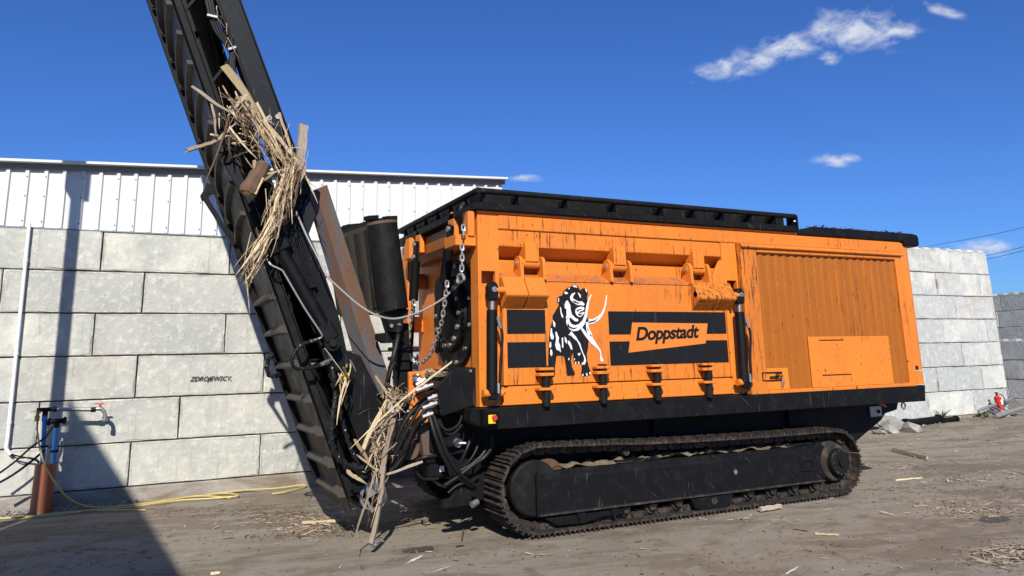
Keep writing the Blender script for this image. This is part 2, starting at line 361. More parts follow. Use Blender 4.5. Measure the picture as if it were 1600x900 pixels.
M['sheet'] = mat('white coated sheet', (0.61, 0.62, 0.60), 0.5, fn=sheet_fn)
M['flash'] = mat('grey flashing', (0.20, 0.20, 0.195), 0.5, fn=faded_fn)
M['ground'] = mat('packed yard ground', (0.242, 0.204, 0.152), 0.9, spec=0.12, fn=ground_fn)
M['wood'] = mat('splintered wood', (0.55, 0.42, 0.25), 0.85, fn=wood_fn)
M['wood_grey'] = mat('weathered wood', (0.36, 0.29, 0.21), 0.9, fn=wood_fn)
M['bark'] = mat('brown bark', (0.125, 0.072, 0.043), 0.95, fn=wood_fn)
M['white'] = mat('white plastic', (0.78, 0.78, 0.76), 0.5)
M['print_white'] = mat('white vinyl print', (0.66, 0.66, 0.65), 0.5)
M['print_black'] = mat('black vinyl print', (0.010, 0.010, 0.011), 0.42, spec=0.2, fn=sticker_fn)
M['print_orange'] = mat('orange vinyl', ORG, 0.42, fn=orange_fn(0, 0.7))
M['blue'] = mat('blue water pipe', (0.03, 0.22, 0.55), 0.4)
M['brownpipe'] = mat('brown drain pipe', (0.34, 0.105, 0.045), 0.5, fn=faded_fn)
M['brass'] = mat('dull brass', (0.45, 0.26, 0.08), 0.4, 0.8)
M['yellow'] = mat('yellow hose', (0.52, 0.41, 0.13), 0.5, fn=faded_fn)
M['yellowplate'] = mat('yellow plate', (0.80, 0.52, 0.02), 0.45)
M['red'] = mat('red paint', (0.52, 0.025, 0.02), 0.35)
M['stencil'] = mat('black stencil paint', (0.03, 0.03, 0.03), 0.8)
M['stone'] = mat('grey stone', (0.22, 0.205, 0.175), 0.95, fn=spots_fn)
M['rubble'] = mat('broken concrete', (0.36, 0.335, 0.285), 0.95, fn=concrete_fn())
M['leaf'] = mat('weed leaf', (0.10, 0.17, 0.035), 0.7)
M['stain'] = mat('oil soaked ground', (0.075, 0.062, 0.050), 0.6, fn=faded_fn)
M['scrape'] = mat('chalk scrape', (0.62, 0.60, 0.56), 0.95, fn=faded_fn)
M['cable'] = mat('power line', (0.10, 0.10, 0.11), 0.6)

def soily_fn(t, pos, col):
    n = t.noise(mp(t, pos, (1.2, 1.2, 3)), 1.0, 6, 0.65, 0.5); f = t.noise(pos, 40, 5, 0.7)
    c = t.mix(t.ramp(n, 0.40, 0.62), (*col, 1), (0.19, 0.145, 0.10, 1))
    return {'col': t.mix(t.ramp(f, 0.5, 0.75, 0, 0.5), c, (0.12, 0.10, 0.08, 1)), 'h': f, 'bs': 0.6, 'bd': 0.02}
M['soily'] = mat('mud splashed concrete', (0.34, 0.31, 0.265), 0.95, fn=soily_fn)

def worn_fn(t, pos, col):
    r = orange_fn(0.3, 1.6)(t, pos, col); n = t.noise(mp(t, pos, (7, 7, 14)), 1.0, 5, 0.7, 0.8)
    r['col'] = t.mix(t.ramp(n, 0.56, 0.60, 0, 0.85), r['col'], (0.13, 0.12, 0.12, 1)); return r
M['orange_worn'] = mat('scuffed orange paint', (0.56, 0.165, 0.03), 0.6, fn=worn_fn)

M['rustmud'] = mat('rusty muddy steel', (0.10, 0.050, 0.025), 0.8, spec=0.2, fn=mud_fn)
# ================================================================ ground
def gh(x, y):
    t = min(max((x-12.5)/8.0, 0), 1); t = t*t*(3-2*t)
    u = min(max((y-4.0)/7.0, 0), 1)
    near = 1.0 if (-30 < x < 40 and -15 < y < 40) else 0.0
    z = 0.15*t*u + near*0.010*noise.noise(Vector((x*0.5, y*0.5, 0)))*(1 if x > 8.9 or x < 3 or y < 7 or y > 10.5 else 0.15)
    return z-0.004
def axis_pts(a, b, step, far):
    pts = []; x = a
    while x < b+1e-6: pts.append(x); x += step
    k = step
    while pts[-1] < far: k *= 1.5; pts.append(pts[-1]+k)
    k = step
    while pts[0] > -far: k *= 1.5; pts.insert(0, pts[0]-k)
    return pts
gx, gy = axis_pts(-6, 28, 0.3, 900), axis_pts(-4, 20, 0.3, 900)
mb = MB(); mb.sheet([[(x, y, gh(x, y)) for y in gy] for x in gx])
me, c = mesh_of(mb, 'ground', M['ground'], True, Vector((0, 0, 0)))
if me.polygons[0].normal.z < 0: me.flip_normals()
ground = put('ground', me, (0, 0, 0)); tag(ground, kind='structure')
def blotch(name, px, py, rx, ry, ang, matl, seed, n=26, spike=0.35, dz=0.006):
    spike *= 0.6
    c = onZ(px, py); rnd = random.Random(seed); pts = []
    for i in range(n):
        a = 2*pi*i/n; k = 1+spike*(rnd.random()-0.5)*2
        x, y = cos(a)*rx*k, sin(a)*ry*k; x, y = x*cos(ang)-y*sin(ang), x*sin(ang)+y*cos(ang)
        pts.append((c.x+x, c.y+y))
    vs = [(x, y, gh(x, y)+dz) for x, y in pts]
    return build(name, MB().add(vs, [tuple(range(n))]), matl, ground)
blotch('oil_stain', 655, 858, 0.17, 0.10, 0.1, M['stain'], 3, spike=0.25)
blotch('oil_stain', 718, 853, 0.05, 0.03, 0.1, M['stain'], 4)
for k, (px, py, rx, ry, an) in enumerate([(648, 874, 0.15, 0.022, 0.75), (800, 826, 0.22, 0.008, 0.35), (690, 889, 0.10, 0.012, 0.5), (1235, 893, 0.14, 0.014, 0.4)]):
    blotch('chalk_scrape', px, py, rx, ry, an, M['scrape'], 20+k, spike=0.7)

# ================================================================ concrete block walls
def block_mesh(name, L, H, D, matl, seed):
    rnd = random.Random(seed); nx, nz = 12, 4; ch = 0.014
    mb = MB(); front = []
    for i in range(nx+1):
        row = []
        for j in range(nz+1):
            x, z = -L/2+L*i/nx, H*j/nz; edge = i in (0, nx) or j in (0, nz)
            y = 0.0+rnd.uniform(-.002, .002)
            if edge:
                er = rnd.uniform(0.003, 0.012) if rnd.random() > 0.08 else rnd.uniform(0.015, 0.04)
                if i == 0: x += er
                if i == nx: x -= er
                if j == 0: z += er
                if j == nz: z -= er
            row.append((x, y, z))
        front.append(row)
    mb.sheet(front)
    ring = [(i, 0) for i in range(nx)]+[(nx, j) for j in range(nz)]+[(i, nz) for i in range(nx, 0, -1)]+[(0, j) for j in range(nz, 0, -1)]
    m = len(ring)
    o1 = len(mb.v)
    for i, j in ring: mb.v.append((-L/2+L*i/nx, ch*rnd.uniform(.7, 1.5), H*j/nz))
    o2 = len(mb.v)
    for i, j in ring: mb.v.append((-L/2+L*i/nx, D, H*j/nz))
    for k in range(m):
        k2 = (k+1) % m; a, b_ = ring[k][0]*(nz+1)+ring[k][1], ring[k2][0]*(nz+1)+ring[k2][1]
        mb.f.append((a, b_, o1+k2, o1+k)); mb.f.append((o1+k, o1+k2, o2+k2, o2+k))
    me, _ = mesh_of(mb, name, matl, c=Vector((0, 0, 0))); return me
BL, BH = 1.772, 0.606
def block_wall(root, pfx, matl, x0, x1, ybase, z0, courses, starts, D=0.6, dirv=(1, 0), studs=False, gap=0.017):
    """courses of big interlocking blocks; starts[k] = X of one vertical joint in course k (from the bottom)"""
    rnd = random.Random(pfx); dv = Vector((dirv[0], dirv[1], 0)); ang = math.atan2(dirv[1], dirv[0])
    variants = {}
    made = []
    rough = 0
    def get(Lr):
        key = round(Lr, 2)
        lst = variants.setdefault(key, [])
        if len(lst) < 4: lst.append(block_mesh('block', Lr-gap, BH-gap, D, matl, hash((key, len(lst))) & 0xffff)); return lst[-1]
        return rnd.choice(lst)
    for k in range(courses):
        s = starts[k % len(starts)]; n0 = math.floor((x0-s)/BL); a = s+n0*BL
        while a < x1-0.02:
            lo, hi = max(a, x0), min(a+BL, x1); a += BL
            if hi-lo < 0.15: continue
            me = get(hi-lo); mid = (lo+hi)/2
            p = dv*mid+Vector((ybase[0], ybase[1], 0)); p += Vector((-dv.y, dv.x, 0))*rnd.uniform(-0.012, 0.016)
            o = put('block', me, (p.x, p.y, z0+k*BH+gap/2), root, (rnd.uniform(-.006, .006), rnd.uniform(-.0035, .0035), ang+rnd.uniform(-.006, .006)))
            made.append((k, lo, hi, o))
    return made
YW = 12.48
# --- shed: block plinth wall below, white ribbed cladding above
shed = thing('storage_shed', (1, YW, 0), 'long shed of stacked grey concrete blocks with white ribbed metal cladding behind the conveyor', 'shed')
starts = [XZ(204, 700, YW)[0], XZ(280, 650, YW)[0], XZ(213, 590, YW)[0], XZ(146, 525, YW)[0], XZ(224, 455, YW)[0], XZ(159, 395, YW)[0]]
blocks = block_wall(shed, 'shed', M['concrete'], -6.2, 11.5, (0, YW), 0.20, 6, starts)
build('foundation', MB().box(-6.2, 11.5, YW-0.03, YW+0.7, -0.3, 0.195), M['soily'], shed, 0.02)
build('wall_core', MB().box(-6.1, 11.4, YW+0.07, YW+0.55, 0.15, 3.80), M['core'], shed)
tgt = XZ(330, 592, YW)
for k, lo, hi, o in blocks:
    if lo < tgt[0] < hi and abs(WL[o.name].z+BH/2-tgt[1]) < BH/2: stencil_block = o
# chipped lower corner between two blocks of the top course
# cladding
CB, XE = 3.835, 5.93
def eave(x): return 4.70+(x+1.95)*0.0508
pitch = 0.232; rib = [(0, 0), (0.150, 0), (0.168, -0.034), (0.208, -0.034), (0.226, 0)]
x = -6.2
while x < XE-0.05:
    xe = min(x+pitch*5, XE); prof = []
    kx = x
    while kx < xe-1e-6:
        for dx, dy in rib:
            if kx+dx <= xe+1e-6: prof.append((kx+dx, dy))
        kx += pitch
    prof.append((xe, 0))
    yb = YW+0.015
    mb = MB(); mb.sheet([[(px_, yb+dy, CB) for px_, dy in prof], [(px_, yb+dy, eave(px_)+0.02) for px_, dy in prof]])
    mb.sheet([[(px_, yb+dy+0.004, CB) for px_, dy in prof], [(px_, yb+dy+0.004, eave(px_)+0.02) for px_, dy in prof]])
    o = build('cladding_sheet', mb, M['sheet'], shed)
    scr = MB()
    for j, kx in enumerate([x+0.188+pitch*q for q in range(5)]):
        if kx > xe: continue
        if j % 2 == 0:
            for zz in (CB+0.08, (CB+eave(kx))/2, eave(kx)-0.16):
                scr.cyl((kx, yb-0.036, zz), (kx, yb-0.044, zz), 0.009, n=6)
    if scr.v: build('screws', scr, M['black_clean'], o)['kind'] = 'stuff'
    x = xe
build('sill_flashing', MB().box(-6.2, XE, YW-0.012, YW+0.2, CB-0.022, CB-0.004), M['flash'], shed)
# dark corner of the cladding and the verge with its overhang
vb = MB(); vb.add([(-6.4, YW-0.15, eave(-6.4)+0.03), (XE+0.05, YW-0.15, eave(XE+0.05)+0.03), (XE+0.05, YW+5, eave(XE)+0.03), (-6.4, YW+5, eave(-6.4)+0.03),
                   (-6.4, YW-0.15, eave(-6.4)+0.065), (XE+0.05, YW-0.15, eave(XE+0.05)+0.065), (XE+0.05, YW+5, eave(XE)+0.065), (-6.4, YW+5, eave(-6.4)+0.065)],
                  [(0,3,2,1),(4,5,6,7),(0,1,5,4),(1,2,6,5),(2,3,7,6),(3,0,4,7)])
build('roof', vb, M['sheet'], shed)
tr = MB(); tr.prism([(-6.4, eave(-6.4)-0.05), (XE+0.04, eave(XE+0.04)-0.05), (XE+0.04, eave(XE+0.04)+0.028), (-6.4, eave(-6.4)+0.028)], 'y', YW-0.035, YW-0.025)
build('verge_shade_board', tr, M['flash'], shed)  # dark grey paints in the shade under the roof overhang
build('side_wall', MB().box(XE-0.03, XE-0.002, YW+0.03, YW+5, CB, eave(XE)), M['sheet'], shed)
# --- stencilled word on its block
def text_mesh(txt, shear=0.0, bold=0.0, space=1.0):
    cu = bpy.data.curves.new('lettering', 'FONT'); cu.body = txt; cu.shear = shear; cu.offset = bold; cu.space_character = space
    o = bpy.data.objects.new('tmp', cu); COL.objects.link(o); bpy.context.view_layer.update()
    me = bpy.data.meshes.new_from_object(o.evaluated_get(bpy.context.evaluated_depsgraph_get())); bpy.data.objects.remove(o); return me
def flat_text(name, txt, o3, ux, uz, matl, parent, **kw):
    """lay lettering so its box spans o3 (lower left), ux (along) and uz (up)"""
    me = text_mesh(txt, **kw); xs = [v.co.x for v in me.vertices]; ys = [v.co.y for v in me.vertices]
    x0, x1, y0, y1 = min(xs), max(xs), min(ys), max(ys); o3, ux, uz = Vector(o3), Vector(ux), Vector(uz)
    for v in me.vertices: v.co = ux*((v.co.x-x0)/(x1-x0))+uz*((v.co.y-y0)/(y1-y0))
    me.materials.clear(); me.materials.append(matl)
    if me.polygons[0].normal.y > 0: me.flip_normals()
    return put(name, me, o3, parent)
a, b, cc = onY(296, 598, YW), onY(361, 596.5, YW), onY(297.5, 588.5, YW)
fw_ = WL[stencil_block.name]
flat_text('stencil_lettering', 'ZDROJEWSCY,', (a.x, YW-0.016, a.z), (b.x-a.x, 0, b.z-a.z), (cc.x-a.x, 0, cc.z-a.z), M['stencil'], stencil_block, shear=0.25, bold=0.02)

# --- free standing wall at the right with block studs on top
YR = 12.93
wallr = thing('block_wall', (15, YR, 0), 'pale freestanding concrete block wall with studded top right of the shredder', 'wall')
kx = YR/12.48
def xr(px, py): return onY(px, py, YR).x
sr = [xr(1516, 590), xr(1462, 560), xr(1507, 522), xr(1477, 488), xr(1494, 487), xr(1532, 452), xr(1486, 418)]
sr = [xr(1518, 600), xr(1465, 590), xr(1505, 558), xr(1543, 522), xr(1494, 487), xr(1532, 452), xr(1485, 418)]
XRE = xr(1560, 520)
block_wall(wallr, 'right', M['concrete_light'], 11.6, XRE, (0, YR), 0.19-BH*0, 7, sr)
build('foundation', MB().box(11.6, XRE+0.05, YR-0.03, YR+0.62, -0.4, 0.188), M['soily'], wallr)
build('wall_core', MB().box(11.7, XRE-0.08, YR+0.07, YR+0.53, 0.1, 0.19+7*BH-0.05), M['core'], wallr)
stud = MB(); stud.prism([(-0.16, -0.16), (0.16, -0.16), (0.16, 0.16), (-0.16, 0.16)], 'z', 0, 0.001)
sm = MB(); s_ = 0.15
sm.add([(-s_, -s_, 0), (s_, -s_, 0), (s_, s_, 0), (-s_, s_, 0), (-s_*.6, -s_*.6, 0.075), (s_*.6, -s_*.6, 0.075), (s_*.6, s_*.6, 0.075), (-s_*.6, s_*.6, 0.075)],
       [(0,3,2,1),(4,5,6,7),(0,1,5,4),(1,2,6,5),(2,3,7,6),(3,0,4,7)])
sme, _ = mesh_of(sm, 'stud', M['concrete_light'], c=Vector((0, 0, 0)))
def studs(root, x0, x1, base, z, dirv=(1, 0), yo=0.16, me=sme):
    dv = Vector((dirv[0], dirv[1], 0)); nv = Vector((-dv.y, dv.x, 0)); t = x0+0.2
    while t < x1-0.1:
        p = dv*t+nv*yo+Vector((base[0], base[1], z)); put('stud', me, p, root, (0, 0, math.atan2(dv.y, dv.x))); t += BL/4
studs(wallr, 13.0, XRE, (0, YR), 0.19+7*BH-0.008)
# --- shaded walls further back
az = radians(8); dvx = (-sin(az), -cos(az))
def far_wall(px, depth, top_py, courses, label, name, seed, tlen0, tlen1, matl, rowpy=None):
    d = ray(px, top_py); p = CAM+d*depth
    ztop = p.z; z0 = ztop-courses*BH
    r = thing(name, (p.x, p.y, 0), label, 'wall')
    st = [random.Random(seed+k).uniform(0, BL) for k in range(courses)]
    # base so that parameter 0 lands on p
    block_wall(r, 'far%d' % seed, matl, tlen0, tlen1, (p.x, p.y), z0, courses, st, dirv=dvx)
    core = MB(); D = Vector((dvx[0], dvx[1], 0)); Nn = Vector((-D.y, D.x, 0))
    c0 = Vector((p.x, p.y, 0))+D*(tlen0+tlen1)/2+Nn*0.3; core.obox((c0.x, c0.y, (z0+ztop)/2-0.25), D*((tlen1-tlen0)/2-0.08), Nn*0.23, Vector((0, 0, (ztop-z0)/2+0.2)))
    build('wall_core', core, M['core'], r)
    studs(r, tlen0, tlen1, (p.x, p.y), ztop-0.008, dvx, me=sme2)
sme2, _ = mesh_of(sm, 'stud', M['concrete_grey'], c=Vector((0, 0, 0)))
far_wall(1590, 28.0, 458.5, 6, 'taller shaded grey block wall at the far right edge', 'block_wall', 5, -12.0, 9.0, M['concrete'])
far_wall(1598, 24.0, 532, 4, 'low shaded grey block wall in front of the taller one at the right edge', 'block_wall', 9, -5.0, 8.0, M['concrete'])

# ================================================================ unseen barn and mast, guessed and added to throw the long shadows at the left
tE = tan(radians(SUN_EL)); sx = tan(radians(SUN_AZ)); ca = cos(radians(SUN_AZ))
def back(x, y, z, Y):      # follow the light back from a shadow point to the plane Y
    t = y-Y; return (x-t*sx, z+t/ca*tE)
Yp = 0.4
apex = back(-0.845, YW, 1.50, Yp); g1 = back(0.492, 7.894, 0, Yp); g2 = back(0.133, 12.348, 0, Yp)
sl = (g1[1]-apex[1])/(g1[0]-apex[0]); xr_ = g1[0]+0.12
tall = thing('shadow_caster_barn', ((apex[0]+xr_)/2, Yp-2, 0), 'guessed unseen barn with one steep roof slope, added behind the camera to cast the wedge shadow', 'barn')  # added caster, outline traced back along the light from the wedge shadow
zr = apex[1]+(xr_-apex[0])*sl
build('wall', MB().prism([(apex[0], 0), (xr_, 0), (xr_, zr), apex], 'y', Yp-3.5, Yp), M['flash'], tall)
build('door', MB().box(apex[0]+0.6, xr_-0.5, Yp+0.003, Yp+0.05, 0.0, 3.6), M['sheet'], tall)
rm = MB(); rm.prism([(apex[0], apex[1]+0.001), (xr_+0.1, zr+0.1*sl+0.001), (xr_+0.1, zr+0.1*sl-0.12), (apex[0], apex[1]-0.12)], 'y', Yp-3.6, Yp-0.002)
build('roof', rm, M['sheet'], tall)
mast = thing('shadow_caster_mast', (*[0, 0], 0), 'guessed unseen light mast with a box head, added left of the camera to cast the strip shadow', 'mast')  # added caster, pole and head sized to throw the strip shadow
Ym = 9.0
mx = back(-0.965, YW, 0, Ym)[0]; zh = back(0, YW, 4.33, Ym)[1]
mast.location = (mx, Ym, 0); WL[mast.name] = Vector((mx, Ym, 0))
build('pole', MB().box(mx-0.062, mx+0.062, Ym-0.06, Ym+0.06, 0, zh), M['steel'], mast)
build('head', MB().box(mx-0.115, mx+0.115, Ym-0.1, Ym+0.1, zh+0.002, zh+1.6), M['steel'], mast)
build('guessed_lamp', MB().box(mx-0.4, mx+0.4, Ym-0.1, Ym+0.12, zh+1.62, zh+1.9), M['white'], mast)

# ================================================================ power lines
for k, (a, b, lab) in enumerate([((1400, 392), (1605, 354), 'uppermost of three power lines crossing the sky at the right'),
                                 ((1440, 416), (1605, 384), 'middle of three power lines crossing the sky at the right'),
                                 ((1440, 422), (1605, 390), 'lowest of three power lines crossing the sky at the right')]):
    p0 = CAM+ray(*a)*95; p1 = CAM+ray(*b)*60; d = p1-p0
    pts = [p0-d*0.5+Vector((0, 0, 0.5)), p0, (p0+p1)/2-Vector((0, 0, 0.15)), p1, p1+d*0.9+Vector((0, 0, 1.2))]
    tag(build('power_line', MB().tube(pts, 0.022, 5), M['cable']), lab, 'power line', 'power lines at the right')
# ================================================================ the shredder
S = thing('wood_shredder', (6.6, 8.9, 0), 'orange and black tracked wood shredder with its discharge conveyor folded upright', 'shredder')
YF, YB = 7.5, 10.3
XL, XR_ = 3.25, 10.34
O, K = M['orange'], M['black']
# ---- superstructure shell (left, hopper half)
body = build('hopper_body', MB().box(3.56, 6.9, 7.80, YB-0.06, 1.36, 3.40), O, S)
fr = MB()
def slotbox(mb, x0, x1, z0, z1, sx0, sx1, sz0, sz1, y0, y1):   # plate with one rectangular hole
    mb.box(x0, x1, y0, y1, z0, sz0); mb.box(x0, x1, y0, y1, sz1, z1); mb.box(x0, sx0, y0, y1, sz0, sz1); mb.box(sx1, x1, y0, y1, sz0, sz1)
slotbox(fr, 3.25, 3.50, 1.36, 3.43, 3.29, 3.455, 2.60, 2.79, 7.50, 7.56)
post = build('corner_post', fr, O, S)
build('post_return', MB().box(3.25, 3.29, 7.562, 7.70, 1.36, 3.43), O, post)
build('slot_back', MB().prism([(3.27, 2.55), (3.49, 2.55), (3.49, 2.84), (3.27, 2.84)], 'y', 7.66, 7.68), O, post)
fr = MB(); slotbox(fr, 6.66, 6.93, 1.36, 3.43, 6.72, 6.88, 2.58, 2.77, 7.50, 7.56)
post2 = build('inner_post', fr, O, S)
build('slot_back', MB().box(6.68, 6.92, 7.66, 7.68, 2.52, 2.83), O, post2)
beam = build('top_beam', MB().box(3.502, 6.658, 7.506, 7.78, 3.075, 3.255), M['orange_runs'], S, 0.006)
build('upper_band', MB().box(3.502, 10.1, 7.488, 7.78, 3.258, 3.425), M['orange_runs'], S, 0.01)
build('cap_strip', MB().box(3.24, 8.0, 7.47, 7.8, 3.428, 3.452), O, S, 0.004)
build('recess_ceiling', MB().prism([(7.506, 3.074), (7.70, 2.955), (7.70, 2.97), (7.52, 3.09)], 'x', 3.502, 6.658), O, beam)
# ---- side door
door = build('side_door', MB().prism([(7.45, 1.565), (7.45, 2.69), (7.62, 2.79), (7.62, 2.935), (7.66, 2.935), (7.66, 1.565)], 'x', 3.515, 6.645), M['orange_runs'], S, 0.008)
build('door_sill', MB().box(3.502, 6.658, 7.462, 7.70, 1.36, 1.555), O, S, 0.008)
for xa in (3.502, 6.612):
    build('door_edge', MB().box(xa, xa+0.045, 7.425, 7.449, 1.57, 2.38), O, door, 0.004)
sl2 = Vector((0, -0.17, -0.10)).normalized()
build('door_shelf', MB().prism([(7.44, 2.688), (7.445, 2.699), (7.612, 2.797), (7.617, 2.788)], 'x', 3.53, 6.63), M['orange_worn'], door)
# hinges
for i, (xa, xb) in enumerate(((3.80, 3.97), (4.97, 5.14), (6.15, 6.32))):
    h = build('door_hinge', MB().box(xa, xb, 7.43, 7.60, 2.90, 3.12).cyl((xa-0.02, 7.50, 2.885), (xb+0.02, 7.50, 2.885), 0.055), O, S, 0.006)
    for xc in (xa-0.075, xb+0.035):
        prof = [(7.50+0.085*cos(radians(a)), 2.885+0.085*sin(radians(a))) for a in range(-10, 200, 15)]+[(7.40, 2.70), (7.60, 2.70), (7.60, 2.80)]
        build('hinge_cheek', MB().prism(prof, 'x', xc, xc+0.038), O, h, 0.004)
    build('hinge_bolt', MB().cyl((xa-0.085, 7.50, 2.885), (xa-0.076, 7.50, 2.885), 0.046, n=18), O, h)
    build('bolt_head', MB().cyl((xa-0.105, 7.50, 2.885), (xa-0.086, 7.50, 2.885), 0.024, n=8), M['steel'], h)
build('end_bracket', MB().prism([(6.46, 2.72), (6.64, 2.66), (6.64, 3.02), (6.60, 3.02), (6.52, 2.90), (6.47, 2.80)], 'y', 7.47, 7.51), O, S, 0.004)
# protruding hinge covers above the stickers
for i, (xa, xb) in enumerate(((3.49, 4.01), (6.08, 6.68))):
    prof = [(7.455, 2.735), (7.40, 2.72), (7.285, 2.52), (7.30, 2.50), (7.44, 2.385), (7.455, 2.385)]
    mid = xa+(xb-xa)*0.52
    hm_ = M['orange_heavy'] if i else M['orange_runs']
    a = build('hinge_cover', MB().prism(prof, 'x', xa, mid-0.006), hm_, S, 0.008)
    b = build('hinge_cover', MB().prism([(y+0.003, z) for y, z in prof], 'x', mid+0.006, xb), hm_, S, 0.008)
    xp = xa-0.10 if i == 0 else xb+0.10
    build('cover_pin', MB().cyl((min(xa, xp), 7.36, 2.57), (max(xb, xp) if i else xa, 7.36, 2.57), 0.036), O, a if i == 0 else b)
# door cylinders
for i, (xc, zt, zb_) in enumerate(((3.36, 2.62, 1.42), (6.78, 2.60, 1.42))):
    yc = 7.38
    cy = build('door_cylinder', MB().cyl((xc-0.02, yc, 1.50), (xc-0.005, yc, 2.36), 0.058), M['black_clean'], S, smooth=True)
    build('cylinder_rod', MB().cyl((xc-0.005, yc, 2.30), (xc, yc, 2.50), 0.026, n=12), M['steel'], cy, smooth=True)
    build('rod_eye', MB().prism([(xc-0.055, 2.46), (xc+0.05, 2.46), (xc+0.06, 2.60), (xc+0.03, 2.655), (xc-0.035, 2.655), (xc-0.065, 2.60)], 'y', yc-0.05, yc+0.05), M['black_clean'], cy, 0.012)
    build('pin_head', MB().cyl((xc, yc-0.065, 2.575), (xc, yc-0.05, 2.575), 0.03, n=12), M['steel'], cy)
    build('foot_pin', MB().cyl((xc-0.12, yc+0.01, 1.50), (xc+0.11, yc+0.01, 1.50), 0.042, n=14), O, cy, smooth=True)
    build('foot_eye', MB().box(xc-0.05, xc+0.03, yc-0.045, yc+0.045, 1.43, 1.53), M['black_clean'], cy, 0.01)
    build('hose', MB().tube([(xc+0.03, yc-0.06, 2.22), (xc+0.075, yc-0.075, 2.1), (xc+0.055, yc-0.06, 1.8), (xc+0.03, yc-0.05, 1.45), (xc-0.08, yc, 1.37)], 0.016), M['hose'], cy, smooth=True)
    build('hose_fitting', MB().cyl((xc+0.03, yc-0.065, 2.28), (xc+0.055, yc-0.075, 2.16), 0.018, n=8), M['steel'], cy)
    build('hose_fitting', MB().cyl((xc+0.03, yc-0.055, 1.60), (xc+0.03, yc-0.055, 1.50), 0.018, n=8), M['steel'], cy)
# clamps along the door foot
for xc in (3.975, 4.70, 5.44, 6.20):
    pin = build('door_clamp', MB().cyl((xc, 7.37, 1.34), (xc, 7.37, 1.685), 0.043, n=12).box(xc-0.035, xc+0.035, 7.33, 7.41, 1.70, 1.765), M['black_dusty'], S, smooth=True)
    for z0, z1 in ((1.715, 1.745), (1.655, 1.69)):
        build('clamp_flange', MB().prism([(xc-0.092, 7.449), (xc-0.092, 7.345), (xc-0.07, 7.315), (xc+0.07, 7.315), (xc+0.092, 7.345), (xc+0.092, 7.449)], 'z', z0, z1), O, pin, 0.005)
    build('clamp_flange', MB().prism([(xc-0.095, 7.461), (xc-0.095, 7.34), (xc-0.07, 7.31), (xc+0.07, 7.31), (xc+0.095, 7.34), (xc+0.095, 7.461)], 'z', 1.505, 1.535), O, pin, 0.005)
# ---- stickers, emblem and lettering on the door
YS = 7.446
def flat(name, pxs, matl, parent, y=YS, Y=7.45):
    pts = [XZ(p[0], p[1], Y) for p in pxs]
    return build(name, MB().add([(x, y, z) for x, z in pts], [tuple(range(len(pts)))]), matl, parent)
def rect(name, x0, x1, z0, z1, matl, y=YS):
    return build(name, MB().add([(x0, y, z0), (x1, y, z0), (x1, y, z1), (x0, y, z1)], [(0, 1, 2, 3)]), matl, door)
rect('black_sticker', 3.56, 4.03, 2.11, 2.37, M['print_black']); rect('black_sticker', 3.56, 4.03, 1.75, 2.02, M['print_black'])
rect('black_sticker', 4.86, 6.60, 2.095, 2.36, M['print_black']); rect('black_sticker', 4.86, 6.60, 1.745, 2.015, M['print_black'])
lab = flat('name_label', [(987.3, 504), (1105, 505.5), (1102, 536.5), (981.5, 551)], M['print_orange'], door, y=YS-0.003)
def zp(x, y): return onY(960+x/8, 490+y/8, 7.45)
a, b, cc = zp(268, 392), zp(1045, 330), zp(300, 185)
a = Vector((a.x, YS-0.006, a.z))
flat_text('lettering', 'Doppstadt', a, (zp(1062, 352).x-a.x, 0, zp(1062, 352).z-a.z), (0.0, 0, zp(268, 168).z-zp(268, 392).z), M['print_black'], lab, shear=0.22, bold=0.032, space=0.94)
# the mammoth emblem, traced as flat vinyl shapes
def zm(p): return (840+p[0]/5.625, 440+p[1]/5.625)
black_sil = [(322,28),(350,38),(362,62),(372,78),(392,60),(418,58),(438,78),(440,112),(432,140),(436,165),(442,200),(420,260),(432,310),(445,345),(440,420),(432,470),(446,520),(442,580),(430,640),(436,700),(452,760),(470,800),(460,822),(430,828),(395,836),(380,815),(385,770),(384,725),(350,722),(318,718),(312,670),(310,622),(298,650),(292,700),(300,750),(325,800),(322,826),(290,824),(262,832),(254,810),(250,770),(240,700),(228,655),(195,650),(165,652),(158,700),(150,760),(152,800),(150,830),(130,842),(100,850),(92,820),(95,760),(90,690),(92,640),(95,560),(100,480),(108,410),(128,350),(130,300),(160,250),(185,210),(182,190),(168,182),(172,148),(190,128),(215,122),(222,90),(240,72),(265,52),(290,44)]
em = flat('mammoth_emblem', [zm(p) for p in black_sil], M['print_black'], door, y=YS-0.001)
